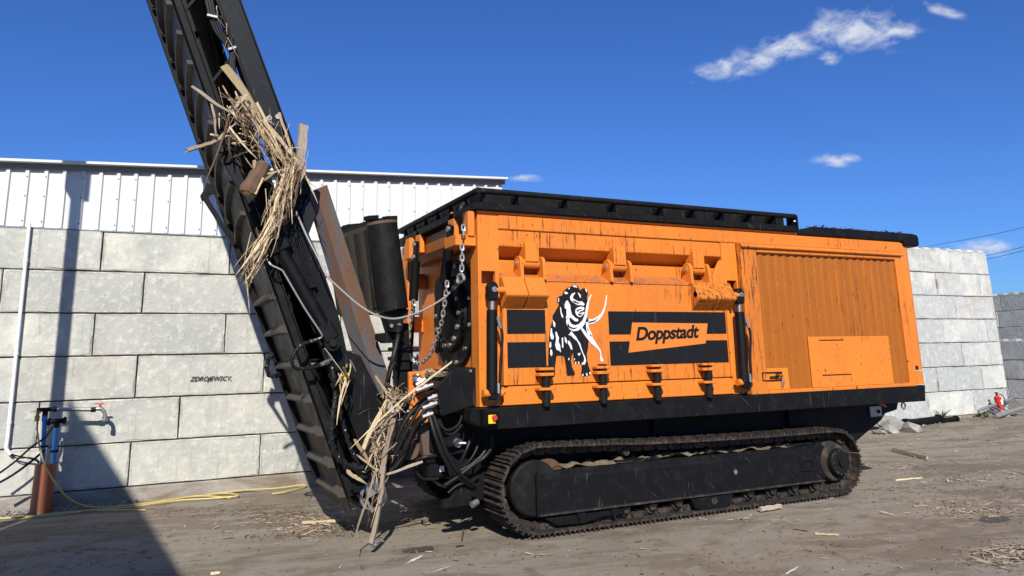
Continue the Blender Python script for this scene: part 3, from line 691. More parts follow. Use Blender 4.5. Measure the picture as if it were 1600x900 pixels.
whites = [
 [(300,42),(318,30),(342,38),(350,56),(335,52),(318,50)], [(410,62),(428,62),(436,85),(430,100),(420,84)], [(225,95),(240,85),(262,95),(270,108),(250,112),(235,110)],
 [(178,150),(188,140),(186,178),(176,186)], [(192,215),(205,230),(208,268),(228,310),(220,326),(205,305),(195,265)], [(265,58),(280,50),(282,62),(270,72)],
 [(296,110),(322,96),(330,102),(312,122),(306,142),(320,156),(338,166),(362,176),(386,174),(400,186),(412,200),(400,213),(378,207),(352,206),(330,196),(305,180),(285,160),(282,135)], [(345,94),(362,100),(379,120),(381,140),(372,148),(366,130),(354,112)],
 [(248,170),(262,165),(272,185),(285,210),(288,250),(300,290),(330,320),(352,330),(356,346),(335,352),(312,338),(290,318),(262,318),(244,326),(252,290),(250,240),(236,235),(235,200)],
 [(330,245),(350,228),(378,220),(405,226),(410,240),(395,255),(372,262),(358,278),(380,275),(402,266),(412,272),(398,290),(380,308),(362,312),(340,296),(328,270)],
 [(468,110),(474,114),(450,175),(440,250),(430,310),(412,370),(385,410),(350,432),(312,436),(280,420),(258,390),(248,355),(250,330),(275,318),(280,350),(298,375),(330,384),(362,372),(392,340),(408,300),(418,250),(430,190),(450,140)],
 [(600,118),(608,122),(600,200),(585,260),(560,310),(530,345),(490,368),(448,378),(446,330),(480,330),(520,310),(555,280),(580,230),(592,175)],
 [(420,360),(440,352),(445,400),(470,450),(482,495),(505,530),(530,570),(550,600),(558,640),(562,665),(576,690),(570,706),(552,700),(546,676),(550,640),(536,605),(505,575),(470,545),(440,510),(410,470),(385,430),(375,408),(390,404),(420,440),(440,475),(425,420)],
 [(268,470),(285,450),(295,432),(308,455),(335,485),(352,515),(372,545),(385,590),(398,625),(415,660),(424,695),(412,728),(388,730),(385,715),(402,705),(408,680),(396,640),(378,600),(362,555),(342,520),(315,500),(290,472)],
 [(128,330),(140,345),(158,370),(152,405),(135,395)], [(110,405),(122,402),(128,450),(145,485),(138,515),(115,510),(104,475)], [(102,530),(118,528),(120,570),(108,590),(98,570)],
 [(152,445),(165,440),(175,470),(185,490),(182,530),(195,560),(202,622),(185,605),(165,600),(152,560),(160,500)], [(207,490),(222,485),(225,545),(225,590),(210,580)],
 [(230,480),(245,490),(262,525),(255,550),(238,530)], [(265,510),(285,530),(300,560),(310,605),(292,598),(272,560),(258,545)], [(108,590),(125,600),(132,635),(120,660),(105,640)],
 [(345,632),(378,624),(372,645),(358,655)], [(265,672),(276,668),(278,690),(268,692)],
 [(325,705),(337,700),(338,726),(327,728)], [(350,705),(362,700),(368,724),(355,726)], [(316,675),(326,672),(326,692),(318,692)],
 [(388,815),(400,806),(402,830),(390,834)], [(420,808),(434,800),(440,824),(428,832)], [(448,794),(464,792),(466,812),(454,818)]]
def shrink(q):
    cx_, cy_ = sum(a for a, b in q)/len(q), sum(b for a, b in q)/len(q); k = 0.80 if len(q) < 9 else 1.0
    return [(cx_+(a-cx_)*k, cy_+(b-cy_)*(k+1)/2) for a, b in q]
for q in map(shrink, whites): flat('emblem_white', [zm(p) for p in q], M['print_white'], em, y=YS-0.003)
for q in ([(300,166),(330,172),(352,184),(380,188),(350,194),(318,184)], [(340,250),(372,240),(398,238),(366,252),(346,268)], [(352,282),(380,285),(398,276),(375,300),(356,300)], [(258,395),(262,360),(280,395),(315,408),(350,400),(320,420),(285,412)], [(448,352),(500,340),(540,310),(500,352),(450,366)], [(430,400),(445,425),(440,440)], [(455,455),(475,480),(460,482)]):
    flat('emblem_black', [zm(p) for p in q], M['print_black'], em, y=YS-0.005)

# ---- engine compartment (right half)
build('engine_body', MB().prism([(6.94, 7.56), (10.02, 7.56), (10.34, 7.80), (10.34, YB-0.06), (6.94, YB-0.06)], 'z', 1.37, 3.40), O, S)
cp = []
for i in range(9):
    a = radians(-90+i*90/8); cp.append((10.20+0.14*cos(a), 7.64+0.14*sin(a)))
cp = [(9.985, 7.50)]+cp+[(10.34, 8.0), (10.25, 8.0), (10.25, 7.58), (9.985, 7.58)]
cpo = build('corner_panel', MB().prism(cp, 'z', 1.56, 3.37), O, S, smooth=True)
build('corner_top', MB().prism([(x, y+0.002) for x, y in cp], 'z', 3.371, 3.42), O, cpo, smooth=True)
build('corner_foot', MB().prism([(x, y) for x, y in cp], 'z', 1.36, 1.54), O, cpo, smooth=True)
build('corner_label', MB().add([(10.10, 7.496, 1.56), (10.16, 7.496, 1.56), (10.16, 7.496, 1.62), (10.10, 7.496, 1.62)], [(0, 1, 2, 3)]), M['print_black'], cpo)
# panel door with frame, corrugated skin and service plates
pz0, pz1 = 1.335, 3.235
build_left = MB().box(6.90, 7.17, 7.401, 7.50, pz0, pz1)
pf = MB().prism([(7.172, pz0), (9.97, pz0), (9.97, pz1), (7.172, pz1), (7.172, 3.135), (9.83, 3.135), (9.83, 1.385), (7.172, 1.385)], 'y', 7.40, 7.50)
panel = build('engine_panel', pf, M['orange_runs'], S, 0.012)
build('panel_stile', build_left, M['orange_heavy'], panel, 0.012)
build('panel_lip', MB().prism([(7.36, 3.20), (7.40, 3.245), (7.52, 3.262), (7.52, 3.245), (7.405, 3.225), (7.372, 3.188)], 'x', 6.90, 9.97), M['orange_runs'], panel)
gr = []
NR = 19; pw = (9.835-7.165)/NR
for k in range(NR):
    x = 7.165+k*pw
    gr += [(x, 7.452), (x+pw*0.42, 7.452), (x+pw*0.54, 7.436), (x+pw*0.88, 7.436)]
gr.append((9.835, 7.452))
build('corrugated_skin', MB().sheet([[(x, y, pz0+0.02) for x, y in gr], [(x, y, 3.14) for x, y in gr]]), M['orange_dirt_and_shade'], panel, smooth=False)
pl = build('service_plate', MB().box(7.95, 9.50, 7.412, 7.430, 1.387, 2.045), O, panel, 0.004)
hatch = build('hatch_line', MB().box(8.13, 8.62, 7.4085, 7.413, 1.55, 1.99), O, pl, 0.002)
build('hatch_slot', MB().box(8.14, 8.60, 7.405, 7.411, 1.992, 2.004), M['black_clean'], pl)
build('hatch_slot', MB().box(8.14, 8.68, 7.405, 7.411, 1.538, 1.547), M['black_clean'], pl)
lp = build('latch_plate', MB().box(7.172, 7.54, 7.41, 7.43, 1.387, 1.655), O, panel, 0.004)
build('latch_frame', MB().box(7.08, 7.42, 7.394, 7.399, 1.50, 1.512).box(7.08, 7.42, 7.394, 7.399, 1.598, 1.61).box(7.08, 7.092, 7.394, 7.399, 1.512, 1.598), M['black_clean'], lp)
build('latch', MB().box(7.20, 7.36, 7.372, 7.392, 1.545, 1.558), M['black_clean'], lp)
build('latch_bow', MB().tube([(7.30, 7.385, 1.58), (7.37, 7.38, 1.585), (7.40, 7.38, 1.555), (7.37, 7.38, 1.525), (7.30, 7.385, 1.53)], 0.007, 6), M['black_clean'], lp)
build('latch_wire', MB().tube([(7.40, 7.385, 1.57), (7.42, 7.37, 1.50), (7.40, 7.375, 1.43), (7.385, 7.37, 1.46), (7.395, 7.38, 1.53)], 0.006, 6), M['steel'], lp)
# ---- black hopper rim with gussets
rim = build('hopper_rim', MB().box(3.19, 7.97, 7.43, 7.75, 3.455, 3.535).box(3.19, 3.45, 7.752, 10.36, 3.455, 3.535).box(3.45, 7.97, 10.1, 10.36, 3.455, 3.535), K, S, 0.008)
build('rim_rail', MB().tube([(7.98, 7.46, 3.672), (6, 7.46, 3.672), (3.26, 7.46, 3.672)], 0.034, 10, 2), M['black_dusty'], rim, smooth=True)
build('rim_rail', MB().tube([(3.24, 7.44, 3.672), (3.24, 9, 3.672), (3.24, 10.36, 3.672)], 0.034, 10, 2), M['black_dusty'], rim, smooth=True)
build('rim_rail', MB().tube([(3.24, 10.33, 3.672), (5, 10.33, 3.672), (7.98, 10.33, 3.672)], 0.034, 10, 2), M['black_dusty'], rim, smooth=True)
build('rim_web', MB().box(3.40, 7.97, 7.66, 7.68, 3.53, 3.725), M['black_dusty'], rim)
build('rim_web', MB().box(3.33, 3.35, 7.50, 10.2, 3.53, 3.70), M['black_dusty'], rim)
build('rim_web', MB().box(3.40, 7.97, 10.2, 10.22, 3.53, 3.66), M['black_dusty'], rim)
gm = MB().prism([(-0.16, 0.0), (0.06, 0.0), (0.06, 0.13), (-0.14, 0.12)], 'x', -0.009, 0.009)
gme, _ = mesh_of(gm, 'gusset', M['black_dusty'], c=Vector((0, 0, 0)))
for xg in (3.75, 4.38, 5.05, 5.75, 6.25, 6.72, 7.20, 7.62): put('gusset', gme, (xg, 7.60, 3.535), rim)
for yg in (7.9, 8.35, 8.8, 9.25, 9.7, 10.1): put('gusset', gme, (3.40, yg, 3.535), rim, (0, 0, -pi/2))
ep = MB(); prof = [(7.42, 3.46), (7.62, 3.46), (7.62, 3.68), (7.50, 3.705), (7.42, 3.68)]
build('rim_end_plate', ep.prism(prof, 'x', 7.972, 7.99), K, rim, 0.004)
build('rim_hole', MB().cyl((7.93, 7.44, 3.60), (7.93, 7.42, 3.60), 0.012, n=10), M['white'], rim)
# engine hood
hood = build('engine_hood', MB().prism([(7.995, 3.425), (8.02, 3.462), (8.32, 3.555), (10.36, 3.56), (10.47, 3.545), (10.49, 3.50), (10.49, 3.39), (10.45, 3.365), (10.16, 3.365), (10.14, 3.428)], 'y', 7.46, 10.35), M['black'], S, 0.018, seg=2)
# ---- chassis sill and belly
sill = build('chassis_sill', MB().prism([(3.12, 1.35), (10.13, 1.35), (10.10, 1.13), (3.28, 1.13), (3.10, 1.22)], 'y', 7.40, 7.60), K, S, 0.008)
build('sill_flange', MB().box(3.14, 10.12, 7.601, 10.2, 1.27, 1.35), M['black_clean'], S)
build('sill_eye', MB().tube([(9.75, 7.5, 1.12), (9.79, 7.5, 1.08), (9.75, 7.5, 1.03), (9.71, 7.5, 1.08)], 0.012, 6, closed=True), M['steel'], sill)
bl = [(3.45, 1.128)]+[XZ(*p, 7.98) for p in ((772, 775),)]
belly = [(3.5, 1.128), (3.5, 0.42), (9.15, 0.55), XZ(1337, 691, 7.98), XZ(1378, 656, 7.98), XZ(1384, 646, 7.98), XZ(1402, 640, 7.98), (10.3, 1.128)]
bel = build('belly', MB().prism(belly, 'y', 7.98, 9.82), M['black_clean'], S, 0.01)
for xg in (5.75, 8.0): build('belly_rib', MB().box(xg, xg+0.03, 7.93, 7.978, 0.6, 1.125), M['black_clean'], bel)
build('control_plate', MB().box(9.62, 9.86, 7.955, 7.978, 0.905, 1.05), M['steel'], bel)
build('control_knob', MB().cyl((9.79, 7.94, 0.975), (9.79, 7.954, 0.975), 0.028, n=10), M['black_clean'], bel)
build('red_pipe', MB().tube([(9.3, 7.9, 1.10), (9.7, 7.9, 1.105), (9.95, 7.95, 1.04)], 0.02, 6), M['red'], bel)
# ---- emergency stop box on the sill
es = build('stop_box', MB().prism([(7.30, 1.20), (7.26, 1.33), (7.27, 1.35), (7.40, 1.35), (7.40, 1.17), (7.32, 1.17)], 'x', 3.20, 3.37), M['black_clean'], S, 0.008)
build('stop_plate', MB().box(3.245, 3.325, 7.268, 7.274, 1.205, 1.29), M['yellowplate'], es)
build('stop_button', MB().cyl((3.305, 7.272, 1.262), (3.305, 7.235, 1.262), 0.026, n=14), M['red'], es, smooth=True)
# ================================================================ end face with bearing disc
XEF = 3.52
build('end_plate', MB().box(XEF, XEF+0.03, 7.70, 10.24, 1.36, 3.40), O, S)
build('end_post', MB().box(3.27, 3.33, 9.98, 10.24, 1.36, 3.42), O, S, 0.006)
build('end_beam', MB().prism([(3.27, 3.20), (3.26, 3.42), (3.50, 3.42), (3.50, 3.12), (3.34, 3.12)], 'y', 7.702, 9.978), M['orange_dirt_and_shade'], S, 0.01)  # browner orange here paints in the shade under the rim overhang
build('end_ledge', MB().box(3.05, 3.50, 7.72, 9.95, 1.62, 1.66), M['black_dusty'], S)
build('end_soil', MB().sheet([[(3.07+0.42*i/10, 7.76+2.1*j/40, 1.662+0.055*max(0, noise.noise(Vector((i*.7, j*.5, 3)))+0.35)*sin(pi*i/10)) for j in range(41)] for i in range(11)]), M['soil'], S, smooth=True)
dc = (8.80, 2.40)
disc = build('bearing_disc', MB().cyl((3.515, dc[0], dc[1]), (3.46, dc[0], dc[1]), 0.67, n=48), M['black_clean'], S, 0.012, smooth=True)
build('bearing_ring', MB().cyl((3.458, dc[0], dc[1]), (3.40, dc[0], dc[1]), 0.47, 0.44, n=40), M['black_dusty'], disc, smooth=True)
build('bearing_hub', MB().cyl((3.399, dc[0], dc[1]), (3.34, dc[0], dc[1]), 0.30, 0.22, n=32), M['black_clean'], disc, smooth=True)
build('bearing_lobe', MB().cyl((3.398, dc[0]+0.12, dc[1]+0.30), (3.33, dc[0]+0.12, dc[1]+0.30), 0.17, n=24), M['black_dusty'], disc, smooth=True)
for k in range(14):
    a = 2*pi*k/14; y, z = dc[0]+0.385*cos(a), dc[1]+0.385*sin(a)
    build('bolt', MB().cyl((3.398, y, z), (3.368, y, z), 0.030, n=8), M['steel'], disc)
for k in range(12):
    a = 2*pi*(k+.5)/12; y, z = dc[0]+0.60*cos(a), dc[1]+0.60*sin(a)
    build('bolt', MB().cyl((3.458, y, z), (3.43, y, z), 0.026, n=8), M['steel'], disc)
# hood struts and chains in front of the end face
def strut(px, ptop, pbot, X, zrod):
    t = onX(px[0], ptop, X); b = onX(px[1], pbot, X)
    s = build('strut', MB().cyl(b, t, 0.062, n=16), M['black_clean'], S, smooth=True)
    d = (t-b).normalized()
    build('strut_link', MB().bar(t-d*0.02, t+d*0.26, 0.13, 0.04, (0, 1, 0)), M['black_clean'], s, 0.01)
    for q in (0.05, 0.21): build('link_bolt', MB().cyl(t+d*q+Vector((-0.02, 0, 0)), t+d*q+Vector((-0.045, 0, 0)), 0.036, n=10), M['steel'], s, smooth=True)
    build('strut_rod', MB().cyl(b-d*zrod, b, 0.028, n=10), M['black_clean'], s, smooth=True)
    build('strut_lug', MB().prism([(t.y-0.11, t.z+0.10), (t.y+0.11, t.z+0.10), (t.y+0.09, t.z+0.34), (t.y, t.z+0.42), (t.y-0.09, t.z+0.34)], 'x', X+0.03, X+0.09), O, s, 0.006)
strut((649, 646), 408, 470, 3.16, 0.95)
strut((701, 695), 386, 440, 3.16, 0.85)
for p in ((727, 355), (637, 392)):
    c = onX(p[0], p[1], 3.16)
    build('lug_plate', MB().prism([(c.y-0.13, c.z-0.12), (c.y+0.08, c.z-0.12), (c.y+0.12, c.z+0.02), (c.y+0.02, c.z+0.16), (c.y-0.13, c.z+0.16)], 'x', 3.14, 3.22), O, S, 0.008)
c = onX(730, 373, 3.10); build('hook_bracket', MB().box(3.0, 3.24, 7.52, 7.86, c.z-0.06, c.z+0.06), O, S, 0.006)
for p in ((657, 441), (652, 508), (690, 452)):
    c = onX(p[0], p[1], 3.45); build('end_lug', MB().prism([(c.y-0.08, c.z-0.1), (c.y+0.09, c.z-0.1), (c.y+0.09, c.z+0.03), (c.y, c.z+0.12), (c.y-0.08, c.z+0.03)], 'x', 3.38, 3.515), O, S, 0.006)
def chain(pts, X, name='chain', r=0.0085, Ln=0.072):
    P = [onX(p[0], p[1], X+(p[2] if len(p) > 2 else 0)) for p in pts]
    # resample
    Q = [P[0]]; acc = 0.0; dense = []
    for i in range(len(P)-1):
        for j in range(40): dense.append(P[i].lerp(P[i+1], j/40))
    dense.append(P[-1]); step = Ln*0.74; last = dense[0]
    for d in dense[1:]:
        acc += (d-last).length; last = d
        if acc >= step: Q.append(d); acc = 0
    me = None; root = None
    lk = MB(); hw = Ln*0.26
    loop = [Vector((hw*sin(a), 0, (Ln/2-hw)*(1 if cos(a) > 0 else -1)+hw*cos(a))) for a in [2*pi*(k+.5)/12 for k in range(12)]]
    lk.tube(loop, r, 5, 1, closed=True); me, _ = mesh_of(lk, 'chain_link', M['chain'], True, Vector((0, 0, 0)))
    for i in range(len(Q)-1):
        d = (Q[i+1]-Q[i]).normalized(); q = d.to_track_quat('Z', 'Y')
        from mathutils import Quaternion
        q = q @ Quaternion((0, 0, 1), (pi/2 if i % 2 else 0)+0.5)
        o = put('chain' if root is None else 'chain_link', me, (Q[i]+Q[i+1])/2, S if root is None else root)
        o.rotation_euler = q.to_euler()
        if root is None:
            root = o; o.rotation_euler = (0, 0, 0); 
    return root
chain([(724, 352), (724, 372)], 3.05); chain([(722, 382), (722, 410), (721, 430)], 3.05)
chain([(699, 440), (696, 465), (691, 500), (682, 530), (672, 555), (659, 568), (648, 566), (637, 552)], 3.05)
chain([(647, 470), (643, 490), (640, 510), (638, 540), (637, 552)], 3.05)
build('shackle', MB().tube([onX(721, 428, 3.05), onX(725, 436, 3.05), onX(716, 442, 3.05), onX(716, 432, 3.05)], 0.016, 6, 6, True), M['chain'], S, smooth=True)
def pth(*pts): return [onY(p[0], p[1], p[2]) for p in pts]
build('pull_rope', MB().tube(pth((721, 432, 8.35), (700, 460, 8.3), (670, 480, 8.2), (640, 493, 8.1), (612, 498, 8.05), (585, 491, 8.0), (560, 476, 8.0), (530, 450, 8.0), (510, 430, 8.0), (498, 405, 8.05), (480, 370, 8.1), (462, 330, 8.15)), 0.0105, 6), M['rope'], S, smooth=True)
build('rubber_hose', MB().tube([onX(725, 318, 3.1), onX(719, 330, 3.05), onX(720, 352, 3.1), onX(724, 372, 3.2)], 0.03, 8), M['hose'], S, smooth=True)
# ---- hose guard box, brackets and lower chassis at the left end
gb = [XZ(683, 604, 7.62), XZ(706, 579, 7.62), XZ(744, 574, 7.62), XZ(745, 632, 7.62), XZ(690, 650, 7.62)]
gbx = build('hose_guard', MB().prism(gb, 'y', 7.60, 7.66), M['black'], S, 0.006)
build('guard_top', MB().prism([XZ(706, 578.5, 7.62), XZ(744, 573.5, 7.62), XZ(744, 576, 7.62), XZ(706, 581, 7.62)], 'y', 7.662, 8.1), M['black_dusty'], gbx)
build('guard_bolt', MB().cyl((XZ(734, 579.5, 7.6)[0], 7.575, XZ(734, 579.5, 7.6)[1]), (XZ(734, 579.5, 7.6)[0], 7.598, XZ(734, 579.5, 7.6)[1]), 0.016, n=8), M['steel'], gbx)
obp = [XZ(639, 581, 8.2), XZ(665, 580, 8.2), XZ(665, 630, 8.2), XZ(640, 642, 8.2)]
build('orange_bracket', MB().prism(obp, 'y', 8.20, 8.26), O, S, 0.01)
obp = [XZ(640, 655, 8.1), XZ(690, 620, 8.1), XZ(690, 640, 8.1), XZ(645, 690, 8.1)]
build('orange_bracket', MB().prism(obp, 'y', 8.12, 8.17), O, S, 0.01)
build('hook', MB().tube(pth((646, 588, 8.15), (652, 586, 8.1), (656, 590, 8.1), (652, 595, 8.1), (646, 593, 8.15)), 0.022, 8), M['steel'], S, smooth=True)
wp = [XZ(625, 585, 8.4), XZ(637, 585, 8.4), XZ(637, 650, 8.4), XZ(612, 650, 8.4), XZ(612, 610, 8.4)]
build('support_post', MB().prism([XZ(618, 505, 8.6), XZ(637, 505, 8.6), XZ(640, 640, 8.6), XZ(620, 640, 8.6)], 'y', 8.55, 8.75), M['black_clean'], S, 0.01)
for z_ in (545, 560, 575): build('post_clamp', MB().box(XZ(617, z_, 8.5)[0], XZ(641, z_, 8.5)[0], 8.52, 8.78, XZ(620, z_+3, 8.5)[1], XZ(620, z_-3, 8.5)[1]), M['black_clean'], S)
build('chassis_nose', MB().prism([(2.95, 1.20), (3.50, 1.20), (3.60, 0.62), (3.0, 0.60), (2.80, 0.85)], 'y', 8.05, 9.75), M['black_clean'], S, 0.01)
build('chassis_cover', MB().prism([XZ(672, 650, 7.95), XZ(735, 640, 7.95), XZ(770, 668, 7.95), XZ(770, 700, 7.95), XZ(700, 712, 7.95), XZ(672, 706, 7.95)], 'y', 7.95, 8.02), M['black'], S, 0.006)
build('rusty_duct', MB().prism([XZ(655, 668, 8.0), XZ(672, 660, 8.0), XZ(690, 708, 8.0), XZ(662, 714, 8.0)], 'y', 7.98, 8.5), M['rust'], S, 0.01)
build('rusty_elbow', MB().cyl(onY(640, 702, 8.1), onY(655, 698, 8.3), 0.11, n=16), M['rust'], S, smooth=True)
tw = [XZ(692, 760, 7.85), XZ(700, 755, 7.85), XZ(722, 752, 7.85), XZ(758, 735, 7.85), XZ(757, 780, 7.85), XZ(748, 783, 7.85), XZ(744, 776, 7.85), XZ(738, 777, 7.85), XZ(735, 790, 7.85), XZ(692, 795, 7.85), XZ(692, 782, 7.85), XZ(703, 780, 7.85), XZ(709, 772, 7.85), XZ(706, 765, 7.85)]
tp = build('tow_plate', MB().prism(tw, 'y', 7.85, 7.93), M['black'], S, 0.006)
build('tow_pin', MB().cyl(onY(737, 789, 7.78), onY(746, 784, 7.80), 0.035, n=10), M['steel'], tp, smooth=True)
build('front_plate', MB().prism([XZ(735, 690, 8.0), XZ(768, 690, 8.0), XZ(768, 776, 8.0), XZ(740, 780, 8.0)], 'y', 7.94, 8.0), M['black'], S, 0.006)
sv = onY(716, 692, 7.9)
knob = build('battery_switch', MB().cyl(sv+Vector((0, 0.04, 0)), sv, 0.048, n=20), M['steel'], S, smooth=True)
build('switch_handle', MB().obox(sv+Vector((0.02, -0.02, 0)), (0.06, 0, -0.005), (0, 0.02, 0), (0, 0, 0.009)), M['white'], knob, 0.004)
cb = onY(692, 732, 8.0)
conn = build('valve_block', MB().box(cb.x-0.17, cb.x+0.05, 7.98, 8.12, cb.z-0.09, cb.z+0.06), M['black_clean'], S, 0.02)
build('valve_label', MB().box(cb.x-0.045, cb.x+0.005, 7.974, 7.979, cb.z-0.03, cb.z+0.03), M['white'], conn)
# ---- hoses
rh = random.Random(3)
H = [
 ([(684, 612, 7.9), (660, 625, 7.9), (635, 655, 7.9), (612, 700, 7.95), (590, 738, 8.0), (560, 745, 8.1)], 0.022),
 ([(686, 618, 7.95), (662, 630, 7.9), (640, 665, 7.9), (620, 705, 7.95), (602, 740, 8.0)], 0.022),
 ([(688, 626, 7.9), (664, 640, 7.85), (645, 680, 7.9), (632, 715, 8.0), (610, 742, 8.1)], 0.022),
 ([(690, 634, 7.9), (668, 644, 7.85), (650, 672, 7.9), (625, 720, 7.95), (598, 745, 8.0)], 0.024),
 ([(690, 642, 7.9), (666, 650, 7.8), (648, 668, 7.85), (634, 700, 7.9), (612, 728, 8.0)], 0.024),
 ([(684, 606, 8.0), (655, 612, 8.0), (628, 640, 8.0), (606, 680, 8.05), (580, 725, 8.1)], 0.022),
 ([(672, 652, 7.75), (680, 680, 7.7), (694, 715, 7.7), (712, 742, 7.75), (738, 760, 7.82)], 0.024),
 ([(678, 650, 7.72), (688, 680, 7.68), (700, 712, 7.68), (718, 740, 7.72), (742, 758, 7.8)], 0.022),
 ([(684, 655, 7.7), (692, 668, 7.68), (702, 672, 7.66), (716, 664, 7.66), (722, 650, 7.7)], 0.015),
 ([(687, 655, 7.72), (695, 674, 7.7), (708, 678, 7.68), (722, 664, 7.68)], 0.015),
 ([(768, 680, 7.7), (767, 700, 7.68), (756, 715, 7.66), (740, 726, 7.7), (715, 745, 7.75), (696, 758, 7.8)], 0.022),
 ([(762, 684, 7.74), (758, 704, 7.7), (742, 722, 7.7), (720, 735, 7.75)], 0.020),
 ([(747, 684, 7.75), (745, 700, 7.72), (735, 718, 7.72), (724, 728, 7.75)], 0.012),
 ([(738, 678, 7.75), (730, 700, 7.72), (720, 722, 7.75)], 0.018),
 ([(650, 720, 7.95), (665, 714, 7.9), (690, 712, 7.9), (706, 715, 7.9), (716, 728, 7.9)], 0.018),
 ([(652, 722, 7.95), (652, 738, 7.95), (662, 748, 7.95), (685, 748, 7.95)], 0.014),
 ([(640, 630, 8.1), (625, 650, 8.1), (603, 640, 8.1), (600, 610, 8.1)], 0.018),
 ([(606, 610, 8.3), (607, 590, 8.25), (614, 560, 8.2), (621, 530, 8.25), (624, 510, 8.35)], 0.028),
 ([(598, 640, 8.3), (600, 620, 8.25), (606, 590, 8.2), (616, 565, 8.2)], 0.02),
 ([(748, 745, 7.8), (735, 752, 7.78), (715, 758, 7.8), (700, 770, 7.82)], 0.012)]
for pts, r in H: build('hose', MB().tube(pth(*pts), r, 8, 7), M['hose'], S, smooth=True)
for a, b in (((676, 601, 7.95), (650, 611, 7.95)), ((684, 618, 7.85), (668, 624, 7.85)), ((684, 629, 7.84), (660, 638, 7.84)), ((676, 646, 7.8), (660, 652, 7.8)), ((664, 592, 8.0), (650, 602, 8.0))):
    build('hose_fitting', MB().cyl(onY(*a), onY(*b), 0.026, n=8).cyl(onY(*a).lerp(onY(*b), .3), onY(*a).lerp(onY(*b), .55), 0.034, n=6), M['steel'], S, smooth=True)
build('cylinder_rod', MB().cyl(onY(606, 712, 8.1), onY(645, 700, 8.3), 0.04, n=12), M['steel'], S, smooth=True)
# ================================================================ crawler tracks
CL, RL_, CR, RR_ = (3.90, 0.485), 0.425, (8.34, 0.435), 0.375
def loop_path():
    """closed polyline round idler and sprocket, clockwise from the ground, returned with lengths"""
    pts = []
    for i in range(41): t = i/40; pts.append((CL[0]+(CR[0]-CL[0])*t, CL[1]-RL_))
    # sprocket arc from -90 to +90
    dz = (CL[1]+RL_)-(CR[1]+RR_)
    for i in range(1, 25): a = -pi/2+pi*i/24; pts.append((CR[0]+RR_*cos(a), CR[1]+RR_*sin(a)))
    for i in range(1, 40):
        t = i/40; z = (CR[1]+RR_)+dz*t-0.03*sin(pi*t)*(1 if t < .75 else 0.6); pts.append((CR[0]+(CL[0]-CR[0])*t, z))
    for i in range(0, 24): a = pi/2+pi*i/24; pts.append((CL[0]+RL_*cos(a), CL[1]+RL_*sin(a)))
    return pts
LP = loop_path()
cum = [0.0]
for i in range(len(LP)): a, b = LP[i], LP[(i+1) % len(LP)]; cum.append(cum[-1]+math.hypot(b[0]-a[0], b[1]-a[1]))
TOT = cum[-1]; NS = 62; PITCH_ = TOT/NS
def at_len(s):
    s %= TOT
    for i in range(len(LP)):
        if cum[i+1] >= s:
            t = (s-cum[i])/(cum[i+1]-cum[i]); a, b = LP[i], LP[(i+1) % len(LP)]; return (a[0]+(b[0]-a[0])*t, a[1]+(b[1]-a[1])*t)
TW = 0.50
sh = MB(); p2 = PITCH_*0.47
sh.prism([(-p2, 0.0), (p2, 0.0), (p2, -0.022), (p2*0.75, -0.022), (p2*0.68, -0.052), (p2*0.52, -0.052), (p2*0.45, -0.022), (0.06*p2, -0.022), (0.0, -0.042), (-0.12*p2, -0.042), (-0.2*p2, -0.022), (-0.62*p2, -0.022), (-0.7*p2, -0.052), (-0.86*p2, -0.052), (-0.92*p2, -0.022), (-p2, -0.022)], 'y', -TW/2, TW/2)
shme, _ = mesh_of(sh, 'track_shoe', M['mud'], c=Vector((0, 0, 0)))
lk = MB(); lk.prism([(-p2, 0.002), (p2, 0.002), (p2*1.1, 0.05), (p2*0.6, 0.085), (-p2*0.6, 0.085), (-p2*1.1, 0.05)], 'y', -0.11, -0.06); lk.prism([(-p2, 0.002), (p2, 0.002), (p2*1.1, 0.05), (p2*0.6, 0.085), (-p2*0.6, 0.085), (-p2*1.1, 0.05)], 'y', 0.06, 0.11)
lk.cyl((p2, -0.13, 0.045), (p2, 0.13, 0.045), 0.026, n=8)
lkme, _ = mesh_of(lk, 'chain_link', M['mud'], c=Vector((0, 0, 0)))
